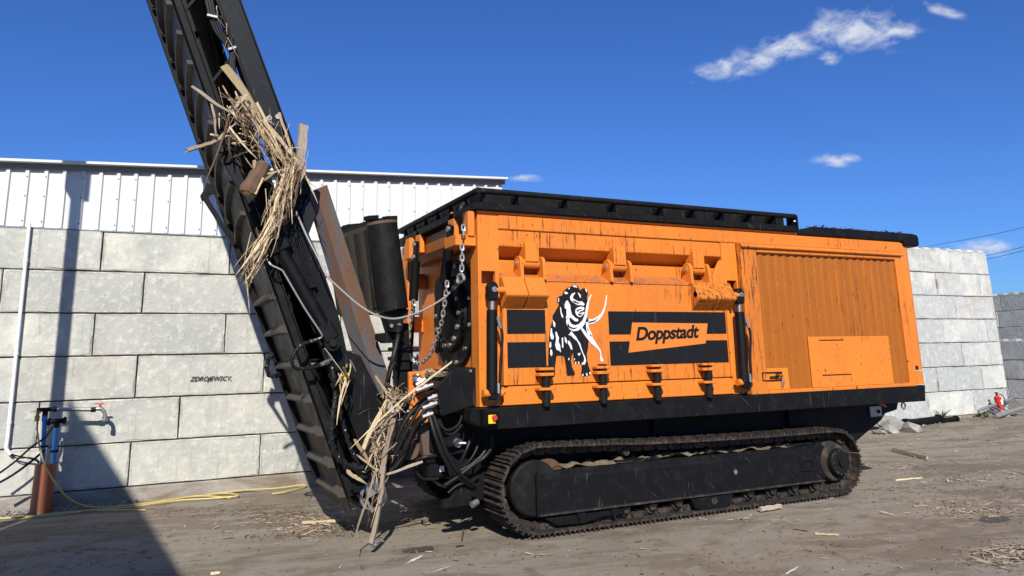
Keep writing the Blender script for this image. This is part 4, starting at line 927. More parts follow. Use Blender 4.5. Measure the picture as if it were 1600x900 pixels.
def make_track(y0, near):
    yc = y0+TW/2
    frm = MB()
    prof = [(y0+0.055, 0.235), (y0+0.055, 0.585), (y0+0.115, 0.655), (y0+0.40, 0.655), (y0+0.40, 0.20), (y0+0.04, 0.20), (y0+0.04, 0.235)]
    frm.prism(prof, 'x', 3.92, 8.05)
    T_ = build('track', frm, M['black'], S, 0.008)
    build('frame_end', MB().prism([(3.895, 0.20), (3.918, 0.20), (3.918, 0.66), (3.895, 0.62)], 'y', y0+0.05, y0+0.40), M['black'], T_)
    build('drive_mount', MB().prism([(8.052, 0.22), (8.16, 0.22), (8.24, 0.30), (8.24, 0.60), (8.16, 0.665), (8.052, 0.665)], 'y', y0+0.10, y0+0.40), M['black'], T_, 0.02)
    build('frame_lip', MB().box(3.91, 8.06, y0+0.015, y0+0.06, 0.215, 0.232), M['mud'], T_)
    for xa, xb in ((4.95, 5.55), (7.55, 8.02)): build('frame_top_plate', MB().box(xa, xb, y0+0.118, y0+0.40, 0.657, 0.69), M['black'], T_, 0.006)
    build('frame_soil', MB().sheet([[(4.05+3.75*i/60, y0+0.115+0.28*j/8, 0.657+0.06*max(0, 0.35+noise.noise(Vector((i*.45, j*.6, y0)))))for j in range(9)] for i in range(61)]), M['soil'], T_, smooth=True)
    hl = MB(); hl.cyl((5.74, y0+0.05, 0.46), (5.74, y0+0.058, 0.46), 0.05, n=16); build('frame_hole', hl, M['hose'], T_)
    build('frame_cap', MB().cyl((6.62, y0+0.048, 0.44), (6.62, y0+0.056, 0.44), 0.028, n=14), M['steel'], T_)
    fx = [(7.72, 0.37), (7.90, 0.37), (7.90, 0.49), (7.72, 0.49)]
    build('step_frame', MB().tube([(x, y0+0.045, z) for x, z in fx], 0.012, 6, 1, True), M['black_dusty'], T_)
    build('idler', MB().cyl((CL[0], y0+0.09, CL[1]), (CL[0], y0+0.41, CL[1]), 0.29, n=36), M['black_dusty'], T_, 0.02, smooth=True)
    build('idler_yoke', MB().cyl((4.10, y0+0.13, 0.60), (4.10, y0+0.38, 0.60), 0.17, n=24), M['rustmud'], T_, 0.01, smooth=True)
    build('idler_shoe', MB().prism([(3.94, 0.198), (5.02, 0.198), (4.98, 0.12), (4.72, 0.12), (4.45, 0.075), (4.15, 0.09)], 'y', y0+0.06, y0+0.38), M['black'], T_, 0.01)
    for xg in (4.42, 4.85): build('shoe_rib', MB().prism([(xg-0.05, 0.199), (xg+0.05, 0.199), (xg+0.012, 0.105), (xg-0.012, 0.105)], 'y', y0+0.035, y0+0.058), M['black'], T_)
    spk = MB(); n = 21; pr = []
    for k in range(n):
        for q, r in ((0.0, 0.29), (0.3, 0.345), (0.6, 0.345), (0.9, 0.29)):
            a = 2*pi*(k+q)/n; pr.append((CR[0]+r*cos(a), CR[1]+r*sin(a)))
    spk.prism(pr, 'y', y0+0.20, y0+0.27); build('sprocket', spk, M['mud'], T_)
    build('drive_housing', MB().cyl((CR[0], y0+0.08, CR[1]-0.01), (CR[0], y0+0.195, CR[1]-0.01), 0.235, 0.27, n=32), M['mud'], T_, 0.01, smooth=True)
    hub = build('drive_hub', MB().cyl((CR[0]+0.02, y0+0.0, CR[1]-0.01), (CR[0]+0.02, y0+0.078, CR[1]-0.01), 0.165, 0.175, n=28), M['black_dusty'], T_, 0.012, smooth=True)
    for k in range(14):
        a = 2*pi*k/14; build('hub_bolt', MB().cyl((CR[0]+0.02+0.148*cos(a), y0-0.016, CR[1]-0.01+0.148*sin(a)), (CR[0]+0.02+0.148*cos(a), y0-0.001, CR[1]-0.01+0.148*sin(a)), 0.015, n=6), M['mud'], T_)
    build('hub_cap', MB().cyl((CR[0]+0.02, y0-0.03, CR[1]-0.01), (CR[0]+0.02, y0-0.001, CR[1]-0.01), 0.05, n=16), M['black_dusty'], T_, smooth=True)
    for k in range(9):
        xr2 = 5.02+k*0.365
        if k == 3: continue
        r = build('track_roller', MB().cyl((xr2, y0+0.10, 0.175), (xr2, y0+0.40, 0.175), 0.085, n=18), M['mud'], T_, smooth=True)
        build('roller_cap', MB().cyl((xr2, y0+0.06, 0.175), (xr2, y0+0.098, 0.175), 0.05, n=12), M['mud'], T_, smooth=True)
        build('roller_bracket', MB().box(xr2-0.06, xr2+0.06, y0+0.05, y0+0.095, 0.165, 0.199), M['black_dusty'], T_, 0.008)
    build('chain_guide', MB().prism([(5.92, 0.198), (6.56, 0.198), (6.50, 0.085), (6.40, 0.05), (6.06, 0.05), (5.96, 0.085)], 'y', y0+0.03, y0+0.10), M['black'], T_, 0.012)
    build('guide_hole', MB().cyl((6.24, y0+0.02, 0.15), (6.24, y0+0.029, 0.15), 0.042, n=12), M['mud'], T_)
    for xr2 in (5.1, 6.9): build('carrier_roller', MB().cyl((xr2, y0+0.12, 0.775), (xr2, y0+0.38, 0.775), 0.045, n=14), M['mud'], T_, smooth=True)
    for k in range(NS):
        s = (k+0.3)*PITCH_; a, b = at_len(s-PITCH_/2), at_len(s+PITCH_/2); mx_, mz_ = (a[0]+b[0])/2, (a[1]+b[1])/2
        ang = math.atan2(b[1]-a[1], b[0]-a[0])
        jx = rh.uniform(-0.02, 0.02)
        put('track_shoe', shme, (mx_, yc, mz_), T_, (0, -ang+jx, 0))
        put('chain_link', lkme, (mx_, yc, mz_), T_, (0, -ang, 0))
    return T_
make_track(7.45, True); make_track(9.85, False)
# ================================================================ discharge conveyor, folded upright
cu_ = Vector((-0.3573, 0, 0.9340)); cv_ = Vector((0.9340, 0, 0.3573)); CO = Vector((2.111, 0, 0.345))
YN, YFAR = 8.30, 9.50
SMAX = 7.8
def CV(s, v, Y): return CO+cu_*s+cv_*v+Vector((0, Y, 0))
def cpoly(pts): return [(CV(s, v, 0).x, CV(s, v, 0).z) for s, v in pts]
def sv(px, py, Y=YN):
    p = onY(px, py, Y)-CO; return (p.dot(cu_), p.dot(cv_))
K2 = M['black_dusty']
conv = build('discharge_conveyor', MB().prism(cpoly([(0.12, 0.015), (SMAX, 0.015), (SMAX, 0.085), (0.12, 0.085)]), 'y', YN-0.03, YN+0.02), K2, S, 0.004)
build('frame_rail', MB().prism(cpoly([(0.12, -0.072), (SMAX, -0.072), (SMAX, 0.085), (0.12, 0.085)]), 'y', YFAR-0.02, YFAR+0.03), K2, conv, 0.004)
build('rail_flange', MB().prism(cpoly([(0.3, 0.088), (SMAX, 0.088), (SMAX, 0.10), (0.3, 0.10)]), 'y', YN-0.055, YN+0.06), K2, conv)
# belt sheet and its chevron cleats
bs = MB(); nb = 60
bs.sheet([[CV(-0.05+(SMAX+0.05)*i/nb, -0.0-0.02*sin(pi*j/8)*0, YN+0.03+(YFAR-YN-0.06)*j/8) for j in range(9)] for i in range(nb+1)])
bs.sheet([[CV(-0.05+(SMAX+0.05)*i/nb, 0.012, YN+0.03+(YFAR-YN-0.06)*j/8) for j in range(9)] for i in range(nb+1)])
build('belt', bs, M['rubber'], conv)
cl = MB(); outer, inner = [], []
for k in range(15):
    a = pi/2*k/14
    outer.append((0.30*cos(a), 1.08*sin(a)**1.0)); inner.append((0.255*cos(a), 1.03*sin(a)))
n = len(outer)
top = [CV(s-0.0, -0.055, YN+0.05+y)-CV(0, 0, YN) for s, y in [(0.30-o[0]*1.0 if False else o[0], o[1]) for o in outer]]
grid = []
for (so, yo), (si, yi) in zip(outer, inner):
    base = CV(0, 0, YN)
    grid.append([CV(so-0.02, -0.001, YN+0.05+yo)-base, CV(so, -0.055, YN+0.05+yo)-base, CV(si, -0.055, YN+0.05+yi)-base, CV(si-0.02, -0.001, YN+0.05+yi)-base])
cl.sheet(grid); cl.add(grid[0], [(0, 1, 2, 3)]); cl.add(grid[-1], [(0, 1, 2, 3)])
clme, _ = mesh_of(cl, 'cleat', M['rubber'], True, Vector((0, 0, 0)))
s_ = 2.7
while s_ < SMAX-0.3:
    put('cleat', clme, CV(s_, 0, YN), conv); s_ += 0.345
# straight flights on the lower run
fl = MB(); base = CV(0, 0, YN)
pr = [(0.0, -0.001), (0.03, -0.075), (0.055, -0.075), (0.10, -0.001)]
fl.add([CV(s, v, YN+0.04)-base for s, v in pr]+[CV(s, v, YFAR-0.04)-base for s, v in pr], [(0, 1, 2, 3), (7, 6, 5, 4), (0, 4, 5, 1), (1, 5, 6, 2), (2, 6, 7, 3), (3, 7, 4, 0)])
flme, _ = mesh_of(fl, 'flight', M['rubber'], c=Vector((0, 0, 0)))
for s_ in (0.12, 0.45, 0.80, 1.17, 1.55, 1.95, 2.33): put('flight', flme, CV(s_, 0, YN), conv)
# belt guard skirt on the far edge
build('belt_skirt', MB().prism(cpoly([(0.2, -0.05), (2.6, -0.05), (2.6, 0.015), (0.2, 0.015)]), 'y', YFAR-0.01, YFAR+0.02), K2, conv)
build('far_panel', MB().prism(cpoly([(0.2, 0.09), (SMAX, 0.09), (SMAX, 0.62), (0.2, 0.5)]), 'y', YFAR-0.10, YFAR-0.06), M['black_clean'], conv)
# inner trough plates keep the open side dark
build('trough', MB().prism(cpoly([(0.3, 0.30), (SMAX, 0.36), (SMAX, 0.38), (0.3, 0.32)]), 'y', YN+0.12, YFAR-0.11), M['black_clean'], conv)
for s_ in (3.1, 3.9, 4.75, 5.6, 6.5, 7.3):
    a, b = CV(s_, 0.09, YN+0.06), CV(s_+0.28, 0.44, YN+0.06)
    build('strut', MB().bar(a, b, 0.05, 0.03), M['black_clean'], conv)
    build('idler_roller', MB().cyl(CV(s_-0.2, 0.10, YN+0.05), CV(s_-0.2, 0.10, YFAR-0.12), 0.045, n=12), M['black_clean'], conv, smooth=True)
# upper section: side panel
up = [sv(437, 180), sv(367, 0)]
pn = build('side_panel', MB().prism(cpoly([(3.30, 0.47), (SMAX, 0.44), (SMAX, 0.65), (4.26, 0.68), (3.30, 0.70)]), 'y', YN-0.06, YN-0.03), M['slate'], conv, 0.004)
build('panel_flange', MB().prism(cpoly([(3.30, 0.44), (SMAX, 0.41), (SMAX, 0.435), (3.30, 0.465)]), 'y', YN-0.075, YN+0.10), M['black_clean'], conv)
build('top_skirt', MB().prism(cpoly([(3.30, 0.702), (SMAX, 0.652), (SMAX, 0.664), (3.30, 0.714)]), 'y', YN-0.06, YFAR), M['slate'], conv)
for p in ((421, 184), (434, 182)):
    c = onY(p[0], p[1], YN-0.07); build('bolt', MB().cyl(c, c+Vector((0, 0.02, 0)), 0.028, n=12), M['steel'], pn, smooth=True)
# hinge plates with pins
hp = [sv(366, 240), sv(352, 252), sv(346, 268), sv(345, 250), ]
def pxpoly(name, pts, Y0, Y1, matl, parent, bevel=0.006): return build(name, MB().prism([XZ(p[0], p[1], Y0) for p in pts], 'y', Y0, Y1), matl, parent, bevel)
hg = pxpoly('hinge_plate', [(362, 230), (372, 238), (370, 252), (385, 288), (376, 300), (356, 268), (345, 248), (348, 240)], YN-0.12, YN-0.08, M['slate'], conv)
for p in ((364, 238), (354, 247)):
    c = onY(p[0], p[1], YN-0.15); build('hinge_pin', MB().cyl(c, c+Vector((0, 0.06, 0)), 0.05, n=16), M['black_clean'], hg, smooth=True)
hl = pxpoly('hinge_plate', [(323, 285), (333, 290), (338, 300), (325, 305), (316, 314), (313, 305), (318, 298)], YN+0.9, YN+0.96, K2, conv)
for p in ((331, 297), (321, 305)):
    c = onY(p[0], p[1], YN+0.86); build('hinge_pin', MB().cyl(c, c+Vector((0, 0.06, 0)), 0.045, n=14), M['black_clean'], hl, smooth=True)
pxpoly('hinge_arm', [(314, 306), (321, 302), (384, 405), (380, 408)], YN+0.85, YN+0.90, K2, conv)
pxpoly('hinge_arm', [(372, 254), (384, 290), (398, 318), (388, 318), (365, 268)], YN-0.10, YN-0.06, M['slate'], conv)
# lower section: main side plate
low = [(478, 268), (482, 300), (494, 335), (482, 366), (497, 400), (507, 430), (521, 470), (533, 510), (541, 548), (563, 556), (572, 575), (590, 610), (606, 640), (607, 690), (596, 735), (575, 730), (540, 640), (520, 600), (505, 560), (490, 520), (470, 470), (455, 430), (440, 395), (428, 360), (420, 330), (440, 300)]
lp_ = build('lower_side_plate', MB().prism([XZ(p[0], p[1], YN) for p in low], 'y', YN-0.02, YN+0.02), M['black'], conv, 0.004)
pxpoly('stiffener', [(482, 300), (494, 336), (481, 368), (470, 330)], YN-0.05, YN-0.021, M['slate'], lp_)
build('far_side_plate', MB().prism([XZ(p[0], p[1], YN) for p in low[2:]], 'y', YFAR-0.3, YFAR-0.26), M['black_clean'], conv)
build('plate_joint', MB().tube(pth((560, 648, YN-0.025), (575, 640, YN-0.025), (592, 640, YN-0.025)), 0.006, 5), M['hose'], lp_)
# hydraulic ram on the lower section
a, b = onY(431, 378, YN-0.14), onY(507, 512, YN-0.14)
ram = build('hydraulic_ram', MB().cyl(a, b, 0.072, n=20), M['black_clean'], conv, smooth=True)
d = (b-a).normalized()
build('ram_head', MB().bar(b-d*0.05, b+d*0.16, 0.13, 0.17), M['black_clean'], ram, 0.02)
e = onY(518, 536, YN-0.14)
build('ram_eye', MB().cyl(e+Vector((0, -0.05, 0)), e+Vector((0, 0.08, 0)), 0.085, n=20), M['black_clean'], ram, smooth=True)
build('ram_pin', MB().cyl(e+Vector((0, -0.085, 0)), e+Vector((0, -0.052, 0)), 0.04, n=12), M['black_dusty'], ram, smooth=True)
build('ram_clamp', MB().bar(a-d*0.02, a+d*0.12, 0.17, 0.20), M['black_clean'], ram, 0.015)
build('ram_pipe', MB().tube(pth((418, 405, YN-0.20), (424, 414, YN-0.22), (440, 422, YN-0.23), (447, 432, YN-0.23), (475, 480, YN-0.23), (500, 518, YN-0.23), (503, 526, YN-0.22), (496, 530, YN-0.2)), 0.011, 6, 5), M['steel'], ram, smooth=True)
build('ram_mount', MB().bar(onY(425, 372, YN-0.1), onY(452, 384, YN-0.1), 0.12, 0.12), M['black_clean'], conv, 0.015)
# hydraulic lines on the side plate
for k, off in enumerate((0, 3.2, 6.4)):
    build('hydraulic_pipe', MB().tube(pth((462+off, 372, YN-0.05), (470+off, 400, YN-0.05), (480+off, 440, YN-0.05), (490+off, 480, YN-0.05)), 0.012, 6, 4), M['black_clean'], conv, smooth=True)
build('pipe_clamp', MB().bar(onY(479, 449, YN-0.07), onY(495, 446, YN-0.07), 0.06, 0.035), M['black_clean'], conv, 0.004)
# braided hoses with spiral guard
def spiral(pts, r, parent):
    h = build('guarded_hose', MB().tube(pts, r, 8, 8), M['hose'], parent, smooth=True)
    P = [Vector(p) for p in pts]; k = len(P); Q = []
    for i in range(k-1):
        p0, p1, p2, p3 = P[max(i-1, 0)], P[i], P[i+1], P[min(i+2, k-1)]
        for j in range(30):
            t = j/30; Q.append(0.5*((2*p1)+(p2-p0)*t+(2*p0-5*p1+4*p2-p3)*t*t+(3*p1-p0-3*p2+p3)*t**3))
    L = 0; hel = []; nrm = None
    for i in range(len(Q)-1):
        d = (Q[i+1]-Q[i]); L += d.length; d.normalize()
        if nrm is None: nrm = d.orthogonal().normalized()
        nrm = (nrm-d*nrm.dot(d)).normalized(); bn = d.cross(nrm); a = L/(r*1.25)*1.0*2
        hel.append(Q[i]+(nrm*cos(a)+bn*sin(a))*(r*1.02))
    build('spiral_guard', MB().tube(hel, r*0.42, 5, 1), M['spiral'], h, smooth=True)
spiral(pth((498, 531, 8.1), (478, 536, 8.05), (462, 548, 8.02), (456, 566, 8.02), (464, 576, 8.05), (490, 574, 8.08), (512, 566, 8.12)), 0.018, conv)
spiral(pth((428, 553, 9.3), (419, 563, 9.32), (417, 578, 9.32), (424, 588, 9.3), (440, 584, 9.25)), 0.022, conv)
spiral(pth((505, 520, 8.2), (515, 560, 8.16), (522, 590, 8.12), (524, 620, 8.1), (520, 650, 8.08), (518, 680, 8.08), (522, 705, 8.08), (536, 722, 8.08), (560, 732, 8.08), (585, 728, 8.08), (605, 712, 8.05)), 0.026, conv)
spiral(pth((512, 575, 8.22), (525, 610, 8.2), (533, 650, 8.18), (541, 680, 8.16), (552, 710, 8.15), (566, 728, 8.14)), 0.022, conv)
spiral(pth((497, 520, 8.24), (508, 556, 8.22), (519, 585, 8.2), (529, 612, 8.2)), 0.02, conv)
for a, b in (((484, 534), (497, 530)), ((505, 567), (517, 562)), ((502, 570), (514, 566))):
    build('hose_fitting', MB().cyl(onY(a[0], a[1], 8.06), onY(b[0], b[1], 8.1), 0.017, n=8), M['steel'], conv, smooth=True)
for y_ in (563, 569): build('cross_pipe', MB().cyl(onY(472, y_+1, 8.5), onY(515, y_-2, 8.3), 0.014, n=8), M['steel'] if y_ == 569 else M['black_clean'], conv, smooth=True)
build('hose_strap', MB().bar(onY(517, 604, 8.06), onY(532, 594, 8.06), 0.05, 0.05), M['black_clean'], conv)
# control box with yellow plate
cbx = pxpoly('control_box', [(526, 580), (531, 576), (546, 574), (548, 590), (546, 596), (531, 597)], 8.08, 8.22, M['black_clean'], conv)
pxpoly('box_hood', [(524, 580), (530, 575.5), (547, 573), (547, 576), (531, 581)], 8.02, 8.079, M['black_clean'], cbx)
yp = pxpoly('box_plate', [(531, 586), (544.5, 582), (546, 591.5), (533.5, 594.5)], 8.074, 8.079, M['yellowplate'], cbx, 0)
c = onY(539.5, 587, 8.07); build('box_button', MB().cyl(c, c+Vector((0, 0.006, 0)), 0.012, n=10), M['hose'], cbx)
# hoses on the upper section
for off in (0, 4, 8):
    build('hose', MB().tube(pth((318+off, -30, YN-0.07), (327+off, 20, YN-0.08), (337+off, 48, YN-0.08), (352+off, 68, YN-0.09), (361+off*0.6, 82, YN-0.09), (361+off*0.6, 105, YN-0.08), (368+off*0.6, 140, YN-0.08), (385+off*0.6, 190, YN-0.08), (402+off, 250, YN-0.08), (420+off, 300, YN-0.08), (430+off, 345, YN-0.07)), 0.022, 7), M['hose'], conv, smooth=True)
for p, q in (((323, 24), (340, 28)), ((356, 78), (369, 74))):
    build('hose_clamp', MB().bar(onY(p[0], p[1], YN-0.11), onY(q[0], q[1], YN-0.11), 0.05, 0.03), M['steel'], conv, 0.004)
# tail drum at the foot
dr = onY(584, 778, YN-0.02); 
drum = build('tail_drum', MB().cyl(dr+Vector((0, 0.08, 0.02)), dr+Vector((0, 1.1, 0.02)), 0.17, n=28), M['black_clean'], conv, smooth=True)
build('drum_ring', MB().tube([dr+Vector((0.135*cos(a), 0.0, 0.135*sin(a)+0.02)) for a in [2*pi*k/20 for k in range(20)]], 0.02, 6, 1, True), M['steel'], drum, smooth=True)
for p, q in (((568, 782), (590, 762)), ((582, 800), (571, 778)), ((590, 797), (598, 778))): build('drum_spoke', MB().bar(onY(p[0], p[1], YN-0.06), onY(q[0], q[1], YN-0.06), 0.02, 0.025), M['steel'], drum)
pxpoly('tension_plate', [(572, 757), (592, 748), (594, 768), (574, 780)], YN-0.10, YN-0.06, M['steel'], conv, 0.004)
pxpoly('foot_bracket', [(540, 745), (600, 735), (604, 760), (602, 790), (590, 795), (568, 770), (550, 770)], YN+0.02, YN+0.06, M['black_clean'], conv)
pxpoly('pivot_arm', [(575, 720), (640, 705), (648, 718), (600, 745), (580, 745)], YN+0.1, YN+0.25, M['black_clean'], conv)
# rusty chute plate, folded along its length
r1, r2, r3 = [(487, 300), (503, 292), (511, 289)], None, None
def rp(px, py, Y): p = onY(px, py, Y); return p
A = [rp(478, 303, 8.62), rp(578, 640, 8.62)]; Bm = [rp(492, 296, 8.75), rp(597, 630, 8.75)]; Cc = [rp(511, 288.5, 8.72), rp(607, 585, 8.72)]
rm = MB(); n = 14; gr = []
off = Vector((0.0, 0.012, 0))
gr = [[A[0].lerp(A[1], i/n), Bm[0].lerp(Bm[1], i/n), Cc[0].lerp(Cc[1], i/n)] for i in range(n+1)]
rm.sheet(gr); rm.sheet([[p+off for p in row] for row in gr])
for seq in ([r[0] for r in gr], [r[2] for r in gr], gr[0], gr[-1]):
    for i in range(len(seq)-1): rm.add([seq[i], seq[i+1], seq[i+1]+off, seq[i]+off], [(0, 1, 2, 3)])
build('chute_plate', rm, M['rust'], conv)
# ================================================================ overband magnet
ma, mb_ = onY(597, 352, 8.45), onY(614, 484, 8.45); md = (mb_-ma).normalized()
mag = build('magnet', MB().cyl(ma, mb_, 0.178, n=32), M['black_dusty'], S, smooth=True)
build('roller_rim', MB().cyl(ma-md*0.035, ma-md*0.001, 0.182, n=32), M['rust'], mag, smooth=True)
me_ = ma+Vector((-0.18, 1.35, 0.02)); mf = mb_+Vector((-0.16, 1.35, 0.02))
build('far_roller', MB().cyl(me_, mf, 0.13, n=24), M['rubber'], mag, smooth=True)
w1 = Vector((-0.165, 0, 0))
bx = MB(); 
def quadbox(mb, a, b, c, d, t): mb.add([a, b, c, d, a+t, b+t, c+t, d+t], [(0, 1, 2, 3), (7, 6, 5, 4), (0, 4, 5, 1), (1, 5, 6, 2), (2, 6, 7, 3), (3, 7, 4, 0)])
quadbox(bx, ma+w1, mb_+w1, mf+w1, me_+w1, Vector((0.33, 0, 0))); build('magnet_belt', bx, M['rubber'], mag)
for k, t in enumerate((0.05, 0.28, 0.52, 0.78)):
    p, q = ma.lerp(me_, t)+w1*1.08, mb_.lerp(mf, t)+w1*1.08
    build('belt_cleat', MB().bar(p+md*0.06, q-md*0.02, 0.05, 0.04), M['black_dusty'], mag, 0.004)
tpm = MB()
quadbox(tpm, ma-md*0.002+w1*0.9, ma-md*0.002-w1*0.9, me_-md*0.002-w1*0.9, me_-md*0.002+w1*0.9, -md*0.05); build('magnet_frame', tpm, M['black_dusty'], mag)
rk = MB()
for k in range(40):
    t = rh.random(); c = ma.lerp(me_, t)-md*(0.06+0.03*rh.random())+Vector((rh.uniform(-.14, .14), 0, 0))
    rk.obox(c, (0.05*rh.random()+0.02, 0.02, 0.01), (-0.02, 0.06*rh.random()+0.01, 0), (0, 0, 0.008+0.02*rh.random()))
build('debris', rk, M['black_dusty'], mag)['kind'] = 'stuff'
build('magnet_foot', MB().prism([XZ(596, 488, 8.5), XZ(634, 484, 8.5), XZ(632, 498, 8.5), XZ(626, 500, 8.5), XZ(624, 520, 8.5), XZ(606, 520, 8.5), XZ(600, 500, 8.5)], 'y', 8.38, 8.62), M['black_clean'], mag, 0.008)
for p in ((612, 509), (624, 508)):
    c = onY(p[0], p[1], 8.36); build('bolt', MB().cyl(c, c+Vector((0, 0.02, 0)), 0.022, n=8), M['steel'], mag)
pxpoly('magnet_arm', [(590, 521), (632, 517), (632, 535), (600, 536), (590, 530)], 8.5, 8.62, M['black_clean'], mag)
# ================================================================ things along the left wall
YPp = YW-0.06
wp = thing('conduit_pipe', tuple(onY(12, 690, YPp)), 'white plastic conduit running down the block wall at the left edge', 'pipe')
t0, t1, t2, t3 = onY(46, 349, YPp), onY(12, 685, YPp), onY(10, 700, YPp), onY(17, 710, YPp)
build('riser', MB().tube([t0, t0.lerp(t1, .5), t1], 0.024, 10, 2), M['white'], wp, smooth=True)
build('elbow', MB().tube([t1, t2, t2.lerp(t3, .5)+Vector((0, 0, -0.01)), t3], 0.025, 10, 6), M['white'], wp, smooth=True)
for k in (0.18, 0.62, 0.93):
    c = t0.lerp(t1, k); build('pipe_clip', MB().cyl(c-Vector((0, 0, 0.02)), c+Vector((0, 0, 0.02)), 0.030, n=12), M['white'], wp)
def wallpath(*pts): return [onY(p[0], p[1], p[2] if len(p) > 2 else YW-0.12) for p in pts]
cbls = [('black cable drooping from the white conduit to the standpipe', [(17, 710), (30, 713), (45, 716), (55, 719), (64, 726)], 0.010),
        ('thin black cable looping just under the white conduit', [(17, 711), (28, 716), (45, 715), (58, 718), (62, 724)], 0.008),
        ('upper dark water hose running up to the standpipe valve', [(-8, 744, 12.1), (20, 724, 12.1), (50, 698, 12.1), (70, 684, 12.1), (82, 668, 12.2)], 0.014),
        ('lower dark water hose running off to the left from the standpipe', [(-8, 758, 12.0), (20, 742, 12.0), (45, 724, 12.0), (62, 710, 12.05), (70, 704, 12.15)], 0.016)]
for lab, pts, r in cbls: tag(build('cable', MB().tube(wallpath(*pts), r, 6), M['hose'], smooth=True), lab, 'cable')
# standpipe
YSp = 12.20
base = onY(66, 800, YSp)
sp = thing('standpipe', (base.x, YSp, 0), 'brown upright drain pipe sleeve with two blue water pipes and taps', 'standpipe')
b0, b1 = onY(62, 806, YSp), onY(72, 724, YSp)
sl_ = MB(); n = 24
build('sleeve', MB().tube([Vector((b0.x, YSp, -0.05)), (b0+b1)/2, b1], 0.125, 24, 1), M['brownpipe'], sp, smooth=True)
p1a, p1b = onY(66, 735, YSp), onY(70, 652, YSp)
bp1 = build('blue_pipe', MB().cyl(p1a, p1b, 0.030, n=12), M['blue'], sp, smooth=True)
p2a, p2b = onY(82, 735, YSp), onY(88, 668, YSp)
bp2 = build('blue_pipe', MB().cyl(p2a, p2b, 0.030, n=12), M['blue'], sp, smooth=True)
build('pipe_collar', MB().cyl(p1b-Vector((0, 0, 0.05)), p1b+Vector((0, 0, 0.02)), 0.036, n=12), M['blue'], bp1, smooth=True)
vb_ = build('valve', MB().cyl(p1b+Vector((0, 0, 0.02)), p1b+Vector((0, 0, 0.10)), 0.034, n=12).cyl(p1b+Vector((-0.10, 0, 0.10)), p1b+Vector((0.10, 0, 0.10)), 0.028, n=10), M['black_clean'], bp1, smooth=True)
v2 = build('valve', MB().cyl(p2b, p2b+Vector((0, 0, 0.06)), 0.034, n=12).cyl(p2b+Vector((-0.08, 0, 0.08)), p2b+Vector((0.09, -0.02, 0.09)), 0.032, n=10).cyl(p2b+Vector((-0.09, -0.04, 0.05)), p2b+Vector((-0.09, 0.04, 0.11)), 0.022, n=8).cyl(p2b+Vector((0.09, -0.04, 0.06)), p2b+Vector((0.09, 0.02, 0.12)), 0.024, n=8), M['black_clean'], bp2, smooth=True)
for bpp, fr_ in ((bp1, 0.45), (bp2, 0.45)):
    a, b = (p1a, p1b) if bpp is bp1 else (p2a, p2b); c = a.lerp(b, fr_)
    build('pipe_clip', MB().box(c.x-0.045, c.x+0.05, YSp-0.04, YSp+0.04, c.z-0.012, c.z+0.012), M['black_clean'], bpp)
ta, tb = p1b+Vector((0.08, 0, 0.10)), onY(146, 640, YSp)
tap = build('tap_arm', MB().cyl(ta, tb, 0.026, n=12), M['steel'], sp, smooth=True)
build('union_nut', MB().cyl(ta, ta+Vector((0.05, 0, 0.0)), 0.036, n=8), M['black_clean'], tap)
build('union_nut', MB().cyl(tb-Vector((0.03, 0, 0)), tb+Vector((0.03, 0, 0)), 0.034, n=8), M['black_clean'], tap)
build('tap', MB().tube([tb, tb+Vector((0.08, 0, 0.01)), tb+Vector((0.13, 0, -0.03)), tb+Vector((0.15, 0, -0.09)), tb+Vector((0.15, 0, -0.13))], 0.026, 10, 5).cyl(tb+Vector((0.15, 0, -0.16)), tb+Vector((0.15, 0, -0.12)), 0.034, n=8), M['steel'], tap, smooth=True)
build('tap_handle', MB().cyl(tb+Vector((0.08, 0, 0.02)), tb+Vector((0.08, 0, 0.07)), 0.014, n=8).box(tb.x+0.00, tb.x+0.13, YSp-0.012, YSp+0.012, tb.z+0.07, tb.z+0.082), M['red'], tap)
hc = onY(58, 652, YSp-0.05)
build('hose_coupling', MB().cyl(hc-Vector((0, 0, 0.05)), hc+Vector((0, 0, 0.02)), 0.03, n=10), M['brass'], sp, smooth=True)
build('small_tap', MB().cyl(hc+Vector((0, 0, 0.02)), hc+Vector((0, 0, 0.07)), 0.018, n=8).box(hc.x-0.08, hc.x+0.02, YSp-0.06, YSp-0.04, hc.z+0.075, hc.z+0.084).cyl(hc+Vector((0, 0, 0.05)), p1b+Vector((-0.05, 0, 0.09)), 0.02, n=8), M['brass'], sp, smooth=True)
# yellow hose
def gpath(pts, z=0.016): return [onZ(p[0], p[1], z) if len(p) == 2 else onY(*p) for p in pts]
yh = [(58, 655, YSp-0.06), (59, 680, YSp-0.12), (66, 715, YSp-0.2), (80, 745, YSp-0.22), (100, 772, YSp-0.2), (122, 787, YSp-0.1)]
p = [onY(*q) for q in yh]+[onZ(150, 793, 0.016), onZ(200, 790, 0.016), onZ(250, 783, 0.016), onZ(310, 775, 0.016), onZ(360, 778, 0.016)]
tag(build('garden_hose', MB().tube(p, 0.0115, 8, 8), M['yellow'], smooth=True), 'yellow garden hose dropping from the standpipe coupling and along the wall foot', 'hose')
p = gpath([(-10, 811), (40, 809), (90, 802), (140, 799), (200, 793), (270, 784), (330, 779), (372, 776), (355, 771), (326, 774), (330, 768), (380, 766), (430, 762), (470, 757), (476, 761), (450, 769), (425, 772)])
for i in range(len(p)): p[i].z = 0.018+0.010*(i % 2); p[i].y = min(p[i].y, 12.36+0.02*(i % 3))
tag(build('garden_hose', MB().tube(p, 0.0115, 8, 8), M['yellow'], smooth=True), 'long yellow garden hose looping back beside the conveyor foot', 'hose')
p = gpath([(-10, 818), (20, 814), (50, 808), (100, 803), (150, 798), (228, 797)])
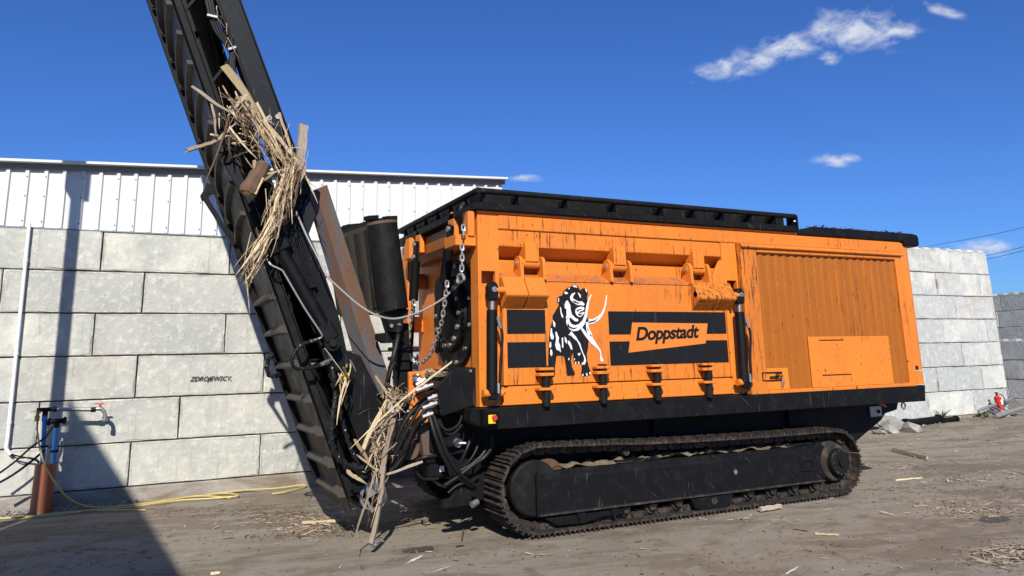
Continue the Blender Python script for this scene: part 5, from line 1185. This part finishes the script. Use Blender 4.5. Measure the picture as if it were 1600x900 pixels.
tag(build('garden_hose', MB().tube(p, 0.011, 8, 8), M['yellow'], smooth=True), 'short end of yellow hose lying in front of the gravel', 'hose')

# ================================================================ debris at the foot of the right wall
def rock(name, c, r, seed, matl, label, cat, sx=1, sy=1, sz=0.6):
    bm = bmesh.new(); bmesh.ops.create_icosphere(bm, subdivisions=1, radius=1.0); rr = random.Random(seed)
    for v in bm.verts:
        k = 1+0.6*noise.noise(v.co*1.3+Vector((seed*3.1, seed, 0))); v.co = Vector((round(v.co.x*k*2.2)/2.2*0.35+v.co.x*k*0.65, v.co.y*k, v.co.z*k))*r
        v.co.x *= sx; v.co.y *= sy; v.co.z *= sz
    me = bpy.data.meshes.new(name); bm.to_mesh(me); bm.free(); me.materials.append(matl)
    o = put(name, me, c, None, (rr.uniform(-.3, .3), rr.uniform(-.3, .3), rr.uniform(0, 3)))
    return tag(o, label, cat)
def onG(px, py):
    p = onZ(px, py, 0)
    for _ in range(12): p = onZ(px, py, gh(p.x, p.y))
    return p
def gpos(px, py, Y):
    p = onY(px, py, Y); return Vector((p.x, Y, gh(p.x, Y)))
rub = [((1392, 652), 12.45, 0.50, 'large slanted slab of broken concrete at the wall foot right of the tracks', 1.2, 0.6, 0.45), ((1420, 660), 12.0, 0.30, 'white lump of broken concrete beside the slanted slab', 1.2, 0.7, 0.5), ((1388, 660), 12.2, 0.26, 'small pale rubble piece in front of the slanted slab', 1.4, 0.8, 0.5),
       ((1568, 647), 12.3, 0.13, 'small white stone under the leaning rack', 1.2, 1, 0.8), ((1372, 664), 12.2, 0.16, 'rubble piece nearest the tracks at the wall foot', 1.3, 1, 0.5)]
for k, ((px, py), Y, r, lab, sx_, sy_, sz_) in enumerate(rub):
    p = gpos(px, py, Y); rock('rubble', p+Vector((0, 0, r*sz_*0.45)), r, k+2, M['rubble'], lab, 'rubble', sx_, sy_, sz_)
def bit(px, py, Y, r): return gpos(px, py, Y)+Vector((0, 0, r))
a, b = bit(1415, 655, 12.55, 0.09), bit(1467, 655, 12.55, 0.09)
bp_ = thing('fallen_post', tuple(a), 'thick black post lying along the foot of the right wall', 'post')
build('post', MB().cyl(a, b, 0.085, n=14), M['black_clean'], bp_, smooth=True)
for c in (a, b): build('collar', MB().cyl(c-Vector((0.05, 0, 0)), c+Vector((0.05, 0, 0)), 0.115, n=14), M['black_clean'], bp_, smooth=True)
a, b = bit(1470, 656, 12.5, 0.06), bit(1495, 655, 12.5, 0.06)
bp_ = thing('fallen_post', tuple(a), 'thinner black post end lying beyond the thick one', 'post')
build('post', MB().cyl(a, b, 0.06, n=12), M['black_clean'], bp_, smooth=True); build('collar', MB().cyl(b-Vector((0.06, 0, 0)), b, 0.08, n=12), M['black_clean'], bp_, smooth=True)
# rack of steel bars leaning over, extinguisher behind it
YK = 12.35
q = [onY(1533, 640, YK+0.25), onY(1582, 623, YK+0.45), onY(1597, 637, YK-0.1), onY(1556, 651, YK-0.2)]
rk_ = thing('steel_rack', tuple(gpos(1560, 645, YK)), 'grey tubular steel rack tipped over at the right wall end', 'rack')
build('top_tube', MB().tube([q[0]-Vector((0.05, 0, 0.10)), q[0], q[1]], 0.035, 8, 4), M['flash'], rk_, smooth=True)
build('bottom_tube', MB().cyl(q[3], q[2], 0.05, n=10), M['flash'], rk_, smooth=True)
for k in range(9):
    t = k/8; build('bar', MB().cyl(q[0].lerp(q[1], t), q[3].lerp(q[2], t), 0.014, n=6), M['steel'], rk_, smooth=True)
build('handle', MB().cyl(q[0]-Vector((0.05, 0, 0.10)), q[0]-Vector((0.25, 0, 0.22)), 0.03, n=8), M['hose'], rk_, smooth=True)
fe = onY(1563, 633, YK+0.3); ft = onY(1560, 618, YK+0.3)
ex = thing('fire_extinguisher', (fe.x, YK+0.3, gh(fe.x, YK)), 'red fire extinguisher standing behind the tipped rack', 'extinguisher')
zb = gh(fe.x, YK)+0.12
build('tank', MB().cyl((fe.x, YK+0.3, zb), (fe.x-0.08, YK+0.3, ft.z-0.05), 0.085, n=18).cyl((fe.x-0.08, YK+0.3, ft.z-0.05), (fe.x-0.085, YK+0.3, ft.z+0.01), 0.085, 0.03, n=18), M['red'], ex, smooth=True)
build('valve_head', MB().cyl((fe.x-0.085, YK+0.3, ft.z+0.01), (fe.x-0.09, YK+0.3, ft.z+0.06), 0.025, n=10).box(fe.x-0.15, fe.x-0.06, YK+0.28, YK+0.32, ft.z+0.06, ft.z+0.085), M['black_clean'], ex, smooth=True)
build('discharge_hose', MB().tube([(fe.x-0.07, YK+0.25, ft.z+0.04), (fe.x+0.05, YK+0.22, ft.z-0.02), (fe.x+0.06, YK+0.2, ft.z-0.2)], 0.012, 6), M['hose'], ex, smooth=True)
build('label', MB().cyl((fe.x-0.03, YK+0.298, zb+0.16), (fe.x-0.055, YK+0.298, zb+0.28), 0.0875, n=18), M['white'], ex, smooth=True)
# weeds
def weed(px, py, Y, h, seed, label):
    r = random.Random(seed); b = gpos(px, py, Y); t = thing('weed', tuple(b), label, 'weed')
    for k in range(14):
        a = r.uniform(0, 2*pi); L = h*r.uniform(.5, 1); d = Vector((cos(a)*0.5, sin(a)*0.5, r.uniform(.5, 1.2))).normalized(); sd = Vector((-sin(a), cos(a), 0))*0.018
        p0, p1, p2 = b, b+d*L*0.55, b+d*L+Vector((cos(a)*L*.3, sin(a)*L*.3, -L*.1))
        build('leaf', MB().add([p0-sd*.4, p0+sd*.4, p1+sd, p1-sd, p2], [(0, 1, 2, 3), (3, 2, 4)]), M['leaf'], t)
weed(1376, 657, 12.6, 0.34, 3, 'green weed growing beside the slanted concrete slab')
weed(1472, 650, 12.75, 0.42, 5, 'weed growing at the wall foot behind the black posts')
weed(1540, 648, 12.4, 0.25, 8, 'low weed under the left end of the tipped rack')

# ================================================================ splintered wood caught on the machine
def splinter_mesh(p0, p1, wid, thk, seed, matl, bend=0.06, taper=0.5, mid=None, segs=6, blunt=False):
    r = random.Random(seed); p0, p1 = Vector(p0), Vector(p1); d = p1-p0; L = d.length; d.normalize()
    vw = ((p0+p1)/2-CAM).normalized(); side = d.cross(vw).normalized(); side = (side+vw*r.uniform(-.5, .5)).normalized(); t = d.cross(side).normalized()
    b1, b2 = r.uniform(-bend, bend)*L, r.uniform(-bend, bend)*L
    rings = []; mb = MB()
    for i in range(segs+1):
        u = i/segs; c = p0+d*L*u+side*b1*sin(pi*u)+t*b2*sin(pi*u)
        if mid is not None: c = p0.lerp(mid, u*2) if u < .5 else Vector(mid).lerp(p1, u*2-1)
        w_ = wid*0.62*(1-taper*u)*(1+r.uniform(-.16, .16)); h_ = thk*(1-taper*u*.6)*(1+r.uniform(-.2, .2))
        if i == 0 and not blunt: w_ *= 0.75
        if i == segs and not blunt: w_ *= 0.35; h_ *= .5
        jit = side*r.uniform(-.08, .08)*wid
        rings.append([c+jit-side*w_/2-t*h_/2, c+jit+side*w_/2-t*h_/2, c+jit+side*w_/2+t*h_/2, c+jit-side*w_/2+t*h_/2])
    if True:   # ragged ends
        if blunt: wid *= 0.35
        for j in range(4): rings[0][j] -= d*r.uniform(0, wid*0.8); rings[-1][j] += d*r.uniform(0, wid*1.6)
    for rg in rings: mb.v += [tuple(p) for p in rg]
    for i in range(segs):
        for j in range(4): mb.f.append((i*4+j, i*4+(j+1) % 4, i*4+4+(j+1) % 4, i*4+4+j))
    mb.f += [(3, 2, 1, 0), tuple(segs*4+k for k in range(4))]
    return mb
NSP = [0]
def splinter(a, b, wid, label, group, matl='wood', Y=8.1, Y2=None, name='wood_splinter', thk=None, bend=0.05, taper=0.4, mid=None, blunt=False):
    NSP[0] += 1
    p0, p1 = onY(a[0], a[1], Y), onY(b[0], b[1], Y if Y2 is None else Y2)
    mm = onY(mid[0], mid[1], Y) if mid else None
    o = build(name, splinter_mesh(p0, p1, wid, thk or wid*0.45, NSP[0]*7+1, matl, bend, 0.12 if blunt else taper, mm, blunt=blunt), M[matl])
    return tag(o, label, 'wood', group)
G1, G2, G3 = 'wood splinters wedged in the upper conveyor', 'wood strands hanging below the upper tangle', 'wood splinters caught at the conveyor foot'
big = [
 ((352, 104), (430, 232), .115, 'broad pale plank topping the upper tangle on the conveyor', G1, 'wood', 8.06),
 ((303, 137), (380, 188), .055, 'brownish splinter sticking out left at the top of the upper tangle', G1, 'wood_grey', 8.02),
 ((297, 233), (345, 216), .065, 'pale grey splinter pointing left into the sky', G1, 'wood_grey', 8.0),
 ((338, 220), (364, 196), .060, 'weathered slat leaning on the belt above the hinge', G1, 'wood_grey', 8.02),
 ((330, 160), (337, 206), .045, 'short upright splinter on the belt left of the tangle', G1, 'wood_grey', 8.03),
 ((362, 168), (322, 282), .040, 'long thin brown strip hanging down over the belt', G1, 'bark', 7.98),
 ((372, 152), (456, 272), .040, 'longest straight pale splinter crossing the upper tangle', G1, 'wood', 7.96),
 ((377, 152), (449, 258), .030, 'thin pale lath beside the longest splinter', G1, 'wood', 7.98),
 ((402, 163), (440, 240), .050, 'pale wedge shaped splinter near the two bolts', G1, 'wood', 8.0),
 ((437, 180), (460, 252), .050, 'curved pale strip along the right edge of the side panel', G1, 'wood', 8.12),
 ((474, 199), (469, 272), .150, 'thick stub with brown bark standing above the tangle', G1, 'wood_grey', 8.02),
 ((412, 190), (470, 258), .060, 'split board running down towards the bark stub', G1, 'wood', 8.0),
 ((383, 150), (363, 172), .060, 'flat grey chip leaning across the top plank', G1, 'wood_grey', 7.97),
 ((410, 256), (386, 304), .270, 'dark brown bark covered chunk under the tangle', G1, 'bark', 7.98),
 ((388, 278), (452, 262), .028, 'thin pale twig lying across the bark chunk', G1, 'wood', 7.93),
 ((398, 254), (398, 282), .060, 'pale chip standing above the bark chunk', G1, 'wood', 7.99),
 ((394, 297), (432, 268), .035, 'curved pale twig below the bark chunk', G1, 'wood', 7.92),
 ((360, 200), (398, 244), .040, 'bent splinter forming a V in the middle of the tangle', G1, 'wood', 7.99),
 ((446, 262), (424, 342), .060, 'long strip of pale bark hanging left of the rusty plate', G2, 'wood', 7.98),
 ((455, 268), (436, 362), .060, 'frayed strand hanging in the middle below the tangle', G2, 'wood', 7.97),
 ((459, 262), (457, 345), .028, 'straight thin strand hanging furthest right below the tangle', G2, 'wood', 7.94),
 ((467, 274), (461, 312), .060, 'short barky strip hanging beside the bark stub', G2, 'bark', 7.98),
 ((471, 262), (494, 312), .030, 'thin twig pointing down over the top of the rusty plate', G2, 'wood', 8.0),
 ((428, 340), (372, 424), .040, 'lower strand pointing left over the flights', G2, 'wood', 7.96),
 ((432, 352), (378, 418), .034, 'second strand pointing left over the flights', G2, 'wood', 7.95),
 ((420, 372), (384, 440), .030, 'long thin stem dangling over the shadow on the wall', G2, 'wood', 7.94),
 ((396, 392), (393, 438), .022, 'short stem dangling beside the flights', G2, 'wood', 7.95),
 ((384, 430), (390, 488), .022, 'lowest thin stem of the hanging bundle', G2, 'wood', 7.94),
 ((704, 567), (553, 696), .036, 'long pale stick slanting across the hoses at the conveyor foot', G3, 'wood', 7.62),
 ((608, 622), (566, 706), .080, 'broad orange brown splinter standing in the conveyor foot', G3, 'wood', 7.95),
 ((588, 590), (609, 624), .040, 'short splinter in front of the rusty plate foot', G3, 'wood', 8.0),
 ((539, 598), (528, 654), .045, 'flat pale lath hanging under the yellow plate', G3, 'wood', 7.95),
 ((545, 597), (534, 630), .022, 'thin lath beside the one under the yellow plate', G3, 'wood', 7.94),
 ((615, 655), (597, 738), .085, 'thick grey splinter hanging among the hoses', G3, 'wood_grey', 7.75),
 ((600, 730), (580, 846), .075, 'long grey board hanging down in front of the drum', G3, 'wood_grey', 7.72),
 ((586, 738), (556, 832), .036, 'thin bent stem hanging left of the drum board', G3, 'wood_grey', 7.70),
 ((558, 828), (561, 868), .016, 'frayed tip dangling lowest above the ground', G3, 'wood_grey', 7.70),
 ((556, 690), (584, 738), .055, 'pale split piece wedged beside the spiral hose', G3, 'wood', 7.85),
 ((560, 712), (598, 742), .030, 'thin strip curling under the hose loop', G3, 'wood', 7.8),
 ((655, 724), (598, 744), .050, 'brown strip lying across behind the hanging board', G3, 'wood_grey', 7.85),
 ((545, 738), (566, 752), .060, 'short pale chip stuck above the drum plate', G3, 'wood', 7.95),
 ((604, 660), (572, 732), .024, 'thin stem between the hoses and the black plate', G3, 'wood', 7.82),
 ((604, 616), (628, 640), .040, 'chip of straw coloured wood on the hose joint', G3, 'wood', 7.9),
 ((508, 545), (541, 590), .018, 'twisted dry stem above the yellow plate', G3, 'wood_grey', 7.98),
]
for a, b, wd, lab, g, mt, Y in [q for q in big if 'bark covered chunk' not in q[3]]: splinter(a, b, wd, lab, g, mt, Y, bend=0.035, blunt=wd > 0.068)
a, b = onY(413, 256, 7.97), onY(387, 303, 7.93)
lg = thing('bark_chunk', tuple(b), 'dark brown bark covered chunk under the tangle', 'wood', G1)
rr_ = random.Random(2)
build('bark', MB().tube([a, a.lerp(b, .3)+Vector((.012, 0, .01)), a.lerp(b, .65)-Vector((.01, 0, 0)), b], lambda u: 0.072+0.022*u+0.008*sin(u*17), 9, 5), M['bark'], lg)
build('broken_end', MB().cyl(b, b+(b-a).normalized()*0.022, 0.082, 0.045, n=9), M['wood'], lg)
build('split_edge', MB().bar(a.lerp(b, .5)+Vector((.06, -.06, .0)), b+Vector((.065, -.05, -.01)), 0.03, 0.02), M['wood'], lg)
rs = random.Random(11)
def scatter(n, cl_fn, group, label, Y=(7.95, 8.2), wr=(0.008, 0.040), Lr=(14, 55), ang=(30, 95), mats=('wood', 'wood', 'wood_grey', 'bark')):
    for k in range(n):
        x, y = cl_fn(rs); a = radians(rs.uniform(*ang)); L = rs.uniform(*Lr)/2
        mt = rs.choice(mats)
        splinter((x-cos(a)*L, y-sin(a)*L), (x+cos(a)*L, y+sin(a)*L), rs.uniform(*wr), {'wood': 'pale ', 'wood_grey': 'greyish ', 'bark': 'brown '}[mt]+label, group, mt, rs.uniform(*Y), rs.uniform(*Y), bend=0.03)
def line_cl(p, q, sp, w0=1.0):
    def f(r):
        t = r.random()**w0; return (p[0]+(q[0]-p[0])*t+r.gauss(0, sp), p[1]+(q[1]-p[1])*t+r.gauss(0, sp*.6))
    return f
scatter(75, line_cl((372, 160), (462, 272), 13), G1, 'small wood splinter in the dense upper tangle', ang=(25, 85), Lr=(14, 60))
scatter(22, line_cl((345, 190), (400, 250), 14), G1, 'small wood splinter in the dense upper tangle', ang=(-40, 120), Lr=(12, 34))
scatter(30, line_cl((458, 268), (425, 350), 8), G2, 'thin strand in the bundle hanging below the upper tangle', ang=(85, 125), Lr=(24, 70), Y=(7.9, 8.1))
scatter(20, line_cl((428, 345), (392, 415), 7), G2, 'thin strand in the bundle hanging below the upper tangle', ang=(95, 135), Lr=(24, 66), Y=(7.9, 8.1))
scatter(26, line_cl((612, 628), (585, 720), 9), G3, 'small splinter in the straw at the conveyor foot', ang=(60, 150), Lr=(10, 44), Y=(7.7, 8.0))
scatter(14, line_cl((612, 612), (640, 625), 7), G3, 'small splinter in the straw at the conveyor foot', ang=(0, 180), Lr=(8, 26), Y=(7.8, 8.1))
scatter(10, line_cl((545, 575), (530, 600), 4), G3, 'small splinter in the straw at the conveyor foot', ang=(60, 120), Lr=(8, 20), Y=(8.0, 8.06))

# loose fibres matted between the splinters
def fibres(name, label, spots, seed, matl):
    r = random.Random(seed); mb = MB()
    for (p, q, sp, n, Yr, Lr, ang) in spots:
        n = int(n*0.26)
        for k in range(n):
            t = r.random(); x, y = p[0]+(q[0]-p[0])*t+r.gauss(0, sp), p[1]+(q[1]-p[1])*t+r.gauss(0, sp*.8)
            a = radians(r.gauss(*ang)); L = r.uniform(*Lr)/2; Y0 = r.uniform(*Yr)
            A_ = onY(x-cos(a)*L, y-sin(a)*L, Y0); B_ = onY(x+cos(a)*L, y+sin(a)*L, Y0+r.uniform(-.12, .12)); mid = (A_+B_)/2+Vector((r.gauss(0, .007), r.gauss(0, .007), r.gauss(0, .007)))
            w0 = r.choice((0.0025, 0.003, 0.004, 0.006)); mb.tube([A_, mid, B_], lambda u: w0*(1-0.7*u), 3, 2)
    return tag(build(name, mb, matl), label, 'wood fibre', kind='stuff')
FS = [((365, 165), (462, 275), 13, 420, (7.9, 8.2), (10, 60), (60, 35)), ((460, 265), (428, 345), 8, 300, (7.88, 8.12), (20, 70), (103, 14)), ((430, 345), (386, 430), 8, 200, (7.88, 8.1), (16, 60), (118, 16)),
      ((612, 625), (585, 735), 9, 260, (7.7, 8.05), (10, 46), (110, 35)), ((600, 615), (645, 622), 7, 200, (7.8, 8.1), (6, 24), (30, 60)), ((335, 20), (372, 90), 5, 60, (8.15, 8.22), (8, 24), (70, 30)), ((600, 735), (565, 850), 4, 50, (7.68, 7.75), (10, 40), (100, 15))]
fibres('wood_fibres', 'pale shredded wood fibres matted between the splinters', FS, 5, M['wood'])
fibres('bark_fibres', 'dark bark fibres matted between the splinters', [(a, b, c_*1.05, n//2, Y_, L_, g_) for a, b, c_, n, Y_, L_, g_ in FS], 6, M['bark'])

# ================================================================ litter on the ground
def chips(name, label, spots, seed, matl, rng=(0.02, 0.09), zoff=0.004):
    r = random.Random(seed); mb = MB()
    for px, py, sx_, sy_, n in spots:
        for k in range(n):
            p = onG(px+r.gauss(0, sx_), py+r.gauss(0, sy_))
            if not (-6 < p.x < 28 and 2 < p.y < 13.2): continue
            L = r.uniform(*rng)*(1.8 if r.random() < 0.08 else 1); W_ = L*r.uniform(.10, .35); a = r.uniform(0, 2*pi); tl = r.uniform(-.25, .25)
            d = Vector((cos(a), sin(a), tl))*L/2; s2 = Vector((-sin(a), cos(a), r.uniform(-.3, .3)))*W_/2; h_ = Vector((0, 0, max(0.002, W_*.2)))
            c = Vector((p.x, p.y, gh(p.x, p.y)+zoff+abs(d.z)+abs(s2.z)))
            mb.add([c-d-s2, c+d*1.0-s2*.4, c+d+s2*.4, c-d+s2, c-d*.8-s2*.6+h_, c+d*.8-s2*.3+h_, c+d*.8+s2*.3+h_, c-d*.8+s2*.6+h_], [(0,3,2,1),(4,5,6,7),(0,1,5,4),(1,2,6,5),(2,3,7,6),(3,0,4,7)])
    o = build(name, mb, matl); return tag(o, label, 'wood chips', kind='stuff')
chips('wood_chips', 'pale wood chips strewn over the yard ground',
      [(1480, 752, 60, 3, 110), (1560, 742, 40, 4, 120), (1500, 790, 50, 6, 120), (1570, 868, 30, 10, 220), (1520, 800, 35, 5, 140), (500, 818, 30, 6, 150), (470, 828, 25, 6, 150), (440, 806, 40, 8, 90), (1470, 720, 90, 12, 90), (1400, 790, 120, 25, 90),
       (1380, 730, 30, 4, 60), (700, 860, 130, 22, 35), (1300, 860, 160, 24, 35), (900, 870, 160, 20, 20), (540, 770, 40, 12, 60), (640, 800, 50, 18, 130), (300, 820, 110, 30, 90), (160, 880, 60, 16, 60), (1430, 690, 60, 12, 100), (1560, 690, 40, 14, 90), (1200, 812, 40, 4, 30)], 4, M['wood_grey'])
chips('bark_litter', 'dark brown bark crumbs scattered over the yard ground',
      [(490, 822, 40, 8, 700), (430, 802, 50, 6, 420), (330, 800, 60, 4, 160), (460, 838, 50, 3, 200), (1500, 765, 90, 12, 380), (1520, 800, 60, 8, 260), (1570, 870, 30, 12, 260), (640, 795, 60, 22, 320), (540, 775, 40, 14, 200), (1480, 690, 90, 18, 420), (1560, 660, 40, 8, 240), (1400, 670, 40, 6, 160), (1300, 850, 200, 30, 200), (800, 870, 200, 20, 120), (200, 850, 120, 30, 160), (1000, 830, 150, 30, 80), (1440, 740, 90, 20, 200)], 9, M['bark'], (0.010, 0.05))
def ground_piece(a, b, wid, label, matl='wood', name='wood_piece'):
    p0, p1 = onG(*a)+Vector((0, 0, 0.022)), onG(*b)+Vector((0, 0, 0.022)); NSP[0] += 1
    d = (p1-p0).normalized(); mb = splinter_mesh(p0, p1, wid, wid*.4, NSP[0]*3, matl, 0.02, 0.15, blunt=True)
    lo = min(v[2] for v in mb.v); gz = min(gh(p0.x, p0.y), gh(p1.x, p1.y)); mb.v = [(v[0], v[1], gz+0.004+max(0, (v[2]-lo))*0.9) for v in mb.v]
    return tag(build(name, mb, M[matl]), label, 'wood', 'loose pieces of wood on the ground')
ground_piece((474, 821), (532, 817), .06, 'pale stick lying on the ground left of the drum')
ground_piece((472, 838), (494, 829), .03, 'thin stick in the bark litter below the pale stick')
ground_piece((1396, 706), (1448, 719), .10, 'flat board lying on the open ground right of the tracks')
ground_piece((1190, 801), (1218, 796), .10, 'short brown board beside the track chain', 'wood_grey')
ground_piece((1275, 836), (1308, 838), .035, 'pale stick on the ground below the drive sprocket')
ground_piece((1242, 828), (1262, 831), .035, 'frayed twig on the ground left of the pale stick', 'wood_grey')
ground_piece((1538, 806), (1562, 808), .03, 'pale splinter at the edge of the dark patch')
ground_piece((722, 846), (724, 830), .035, 'short brown twig lying near the oil stain', 'bark')
ground_piece((1400, 752), (1440, 748), .04, 'pale sliver in the row of chips behind the tracks')
ground_piece((330, 899), (342, 898), .04, 'small chip of wood at the bottom edge of the picture')
blotch('damp_patch', 1555, 812, 0.22, 0.12, 0.1, M['stain'], 12, spike=0.3, dz=0.005)
# gravel strip along the left wall foot
r = random.Random(21); gm_ = MB()
def pebble(mb, c, s):
    v = [Vector((1, 0, 0)), Vector((-1, 0, 0)), Vector((0, 1, 0)), Vector((0, -1, 0)), Vector((0, 0, 1)), Vector((0, 0, -1))]
    mb.add([c+Vector((p.x*s*r.uniform(.6, 1.2), p.y*s*r.uniform(.6, 1.2), p.z*s*r.uniform(.4, .8))) for p in v], [(0, 2, 4), (2, 1, 4), (1, 3, 4), (3, 0, 4), (2, 0, 5), (1, 2, 5), (3, 1, 5), (0, 3, 5)])
for k in range(1500):
    x = r.uniform(-3.0, 0.2); y = YW-0.06-abs(r.gauss(0, 0.16))
    if x > -0.3 and r.random() < (x+0.3)*1.9: continue
    pebble(gm_, Vector((x, y, gh(x, y)+0.008+0.03*max(0, 1-(YW-y)/.3))), r.uniform(.010, .030))
for k in range(500):
    x = r.uniform(12, 24); y = 12.9-abs(r.gauss(0, 0.35)) if x < 20.8 else r.uniform(9, 13)
    pebble(gm_, Vector((x, y, gh(x, y)+0.012)), r.uniform(.012, .05))
for k in range(700):
    p = onG(r.uniform(0, 1600), r.uniform(770, 905))
    pebble(gm_, Vector((p.x, p.y, gh(p.x, p.y)+0.003)), r.uniform(.004, .011))
tag(build('gravel', gm_, M['stone']), 'grey gravel along the wall foot and loose on the yard', 'gravel', kind='stuff')
# sawdust lying on the machine
hd = MB(); 
for k in range(420):
    x, y = r.uniform(8.4, 10.3), r.uniform(7.5, 8.2)
    L = r.uniform(.03, .12); a = r.uniform(0, pi*2); d = Vector((cos(a), sin(a), r.uniform(-.1, .25)))*L/2; s2 = Vector((-sin(a), cos(a), 0))*L*.1
    c = Vector((x, y, 3.572+abs(d.z)*0.7+0.02*max(0, noise.noise(Vector((x*3, y*3, 1))))))
    hd.add([c-d-s2, c+d-s2, c+d+s2, c-d+s2, c+Vector((0, 0, .008))], [(0, 1, 2, 3), (0, 1, 4), (1, 2, 4), (2, 3, 4), (3, 0, 4)])
build('hood_litter', hd, M['bark'], S)['kind'] = 'stuff'
tl = MB()
for k in range(260):
    x = r.uniform(3.08, 3.45) if k < 150 else r.uniform(3.0, 3.5); y = r.uniform(7.7, 9.6)
    L = r.uniform(.02, .08); a = r.uniform(0, pi*2); d = Vector((cos(a), sin(a), r.uniform(-.2, .4)))*L/2; s2 = Vector((-sin(a), cos(a), 0))*L*.12
    c = Vector((x, y, 1.70+r.uniform(0, .04))); tl.add([c-d-s2, c+d-s2, c+d+s2, c-d+s2, c+Vector((0, 0, .006))], [(0, 1, 2, 3), (0, 1, 4), (1, 2, 4), (2, 3, 4), (3, 0, 4)])
build('ledge_litter', tl, M['wood'], S)['kind'] = 'stuff'
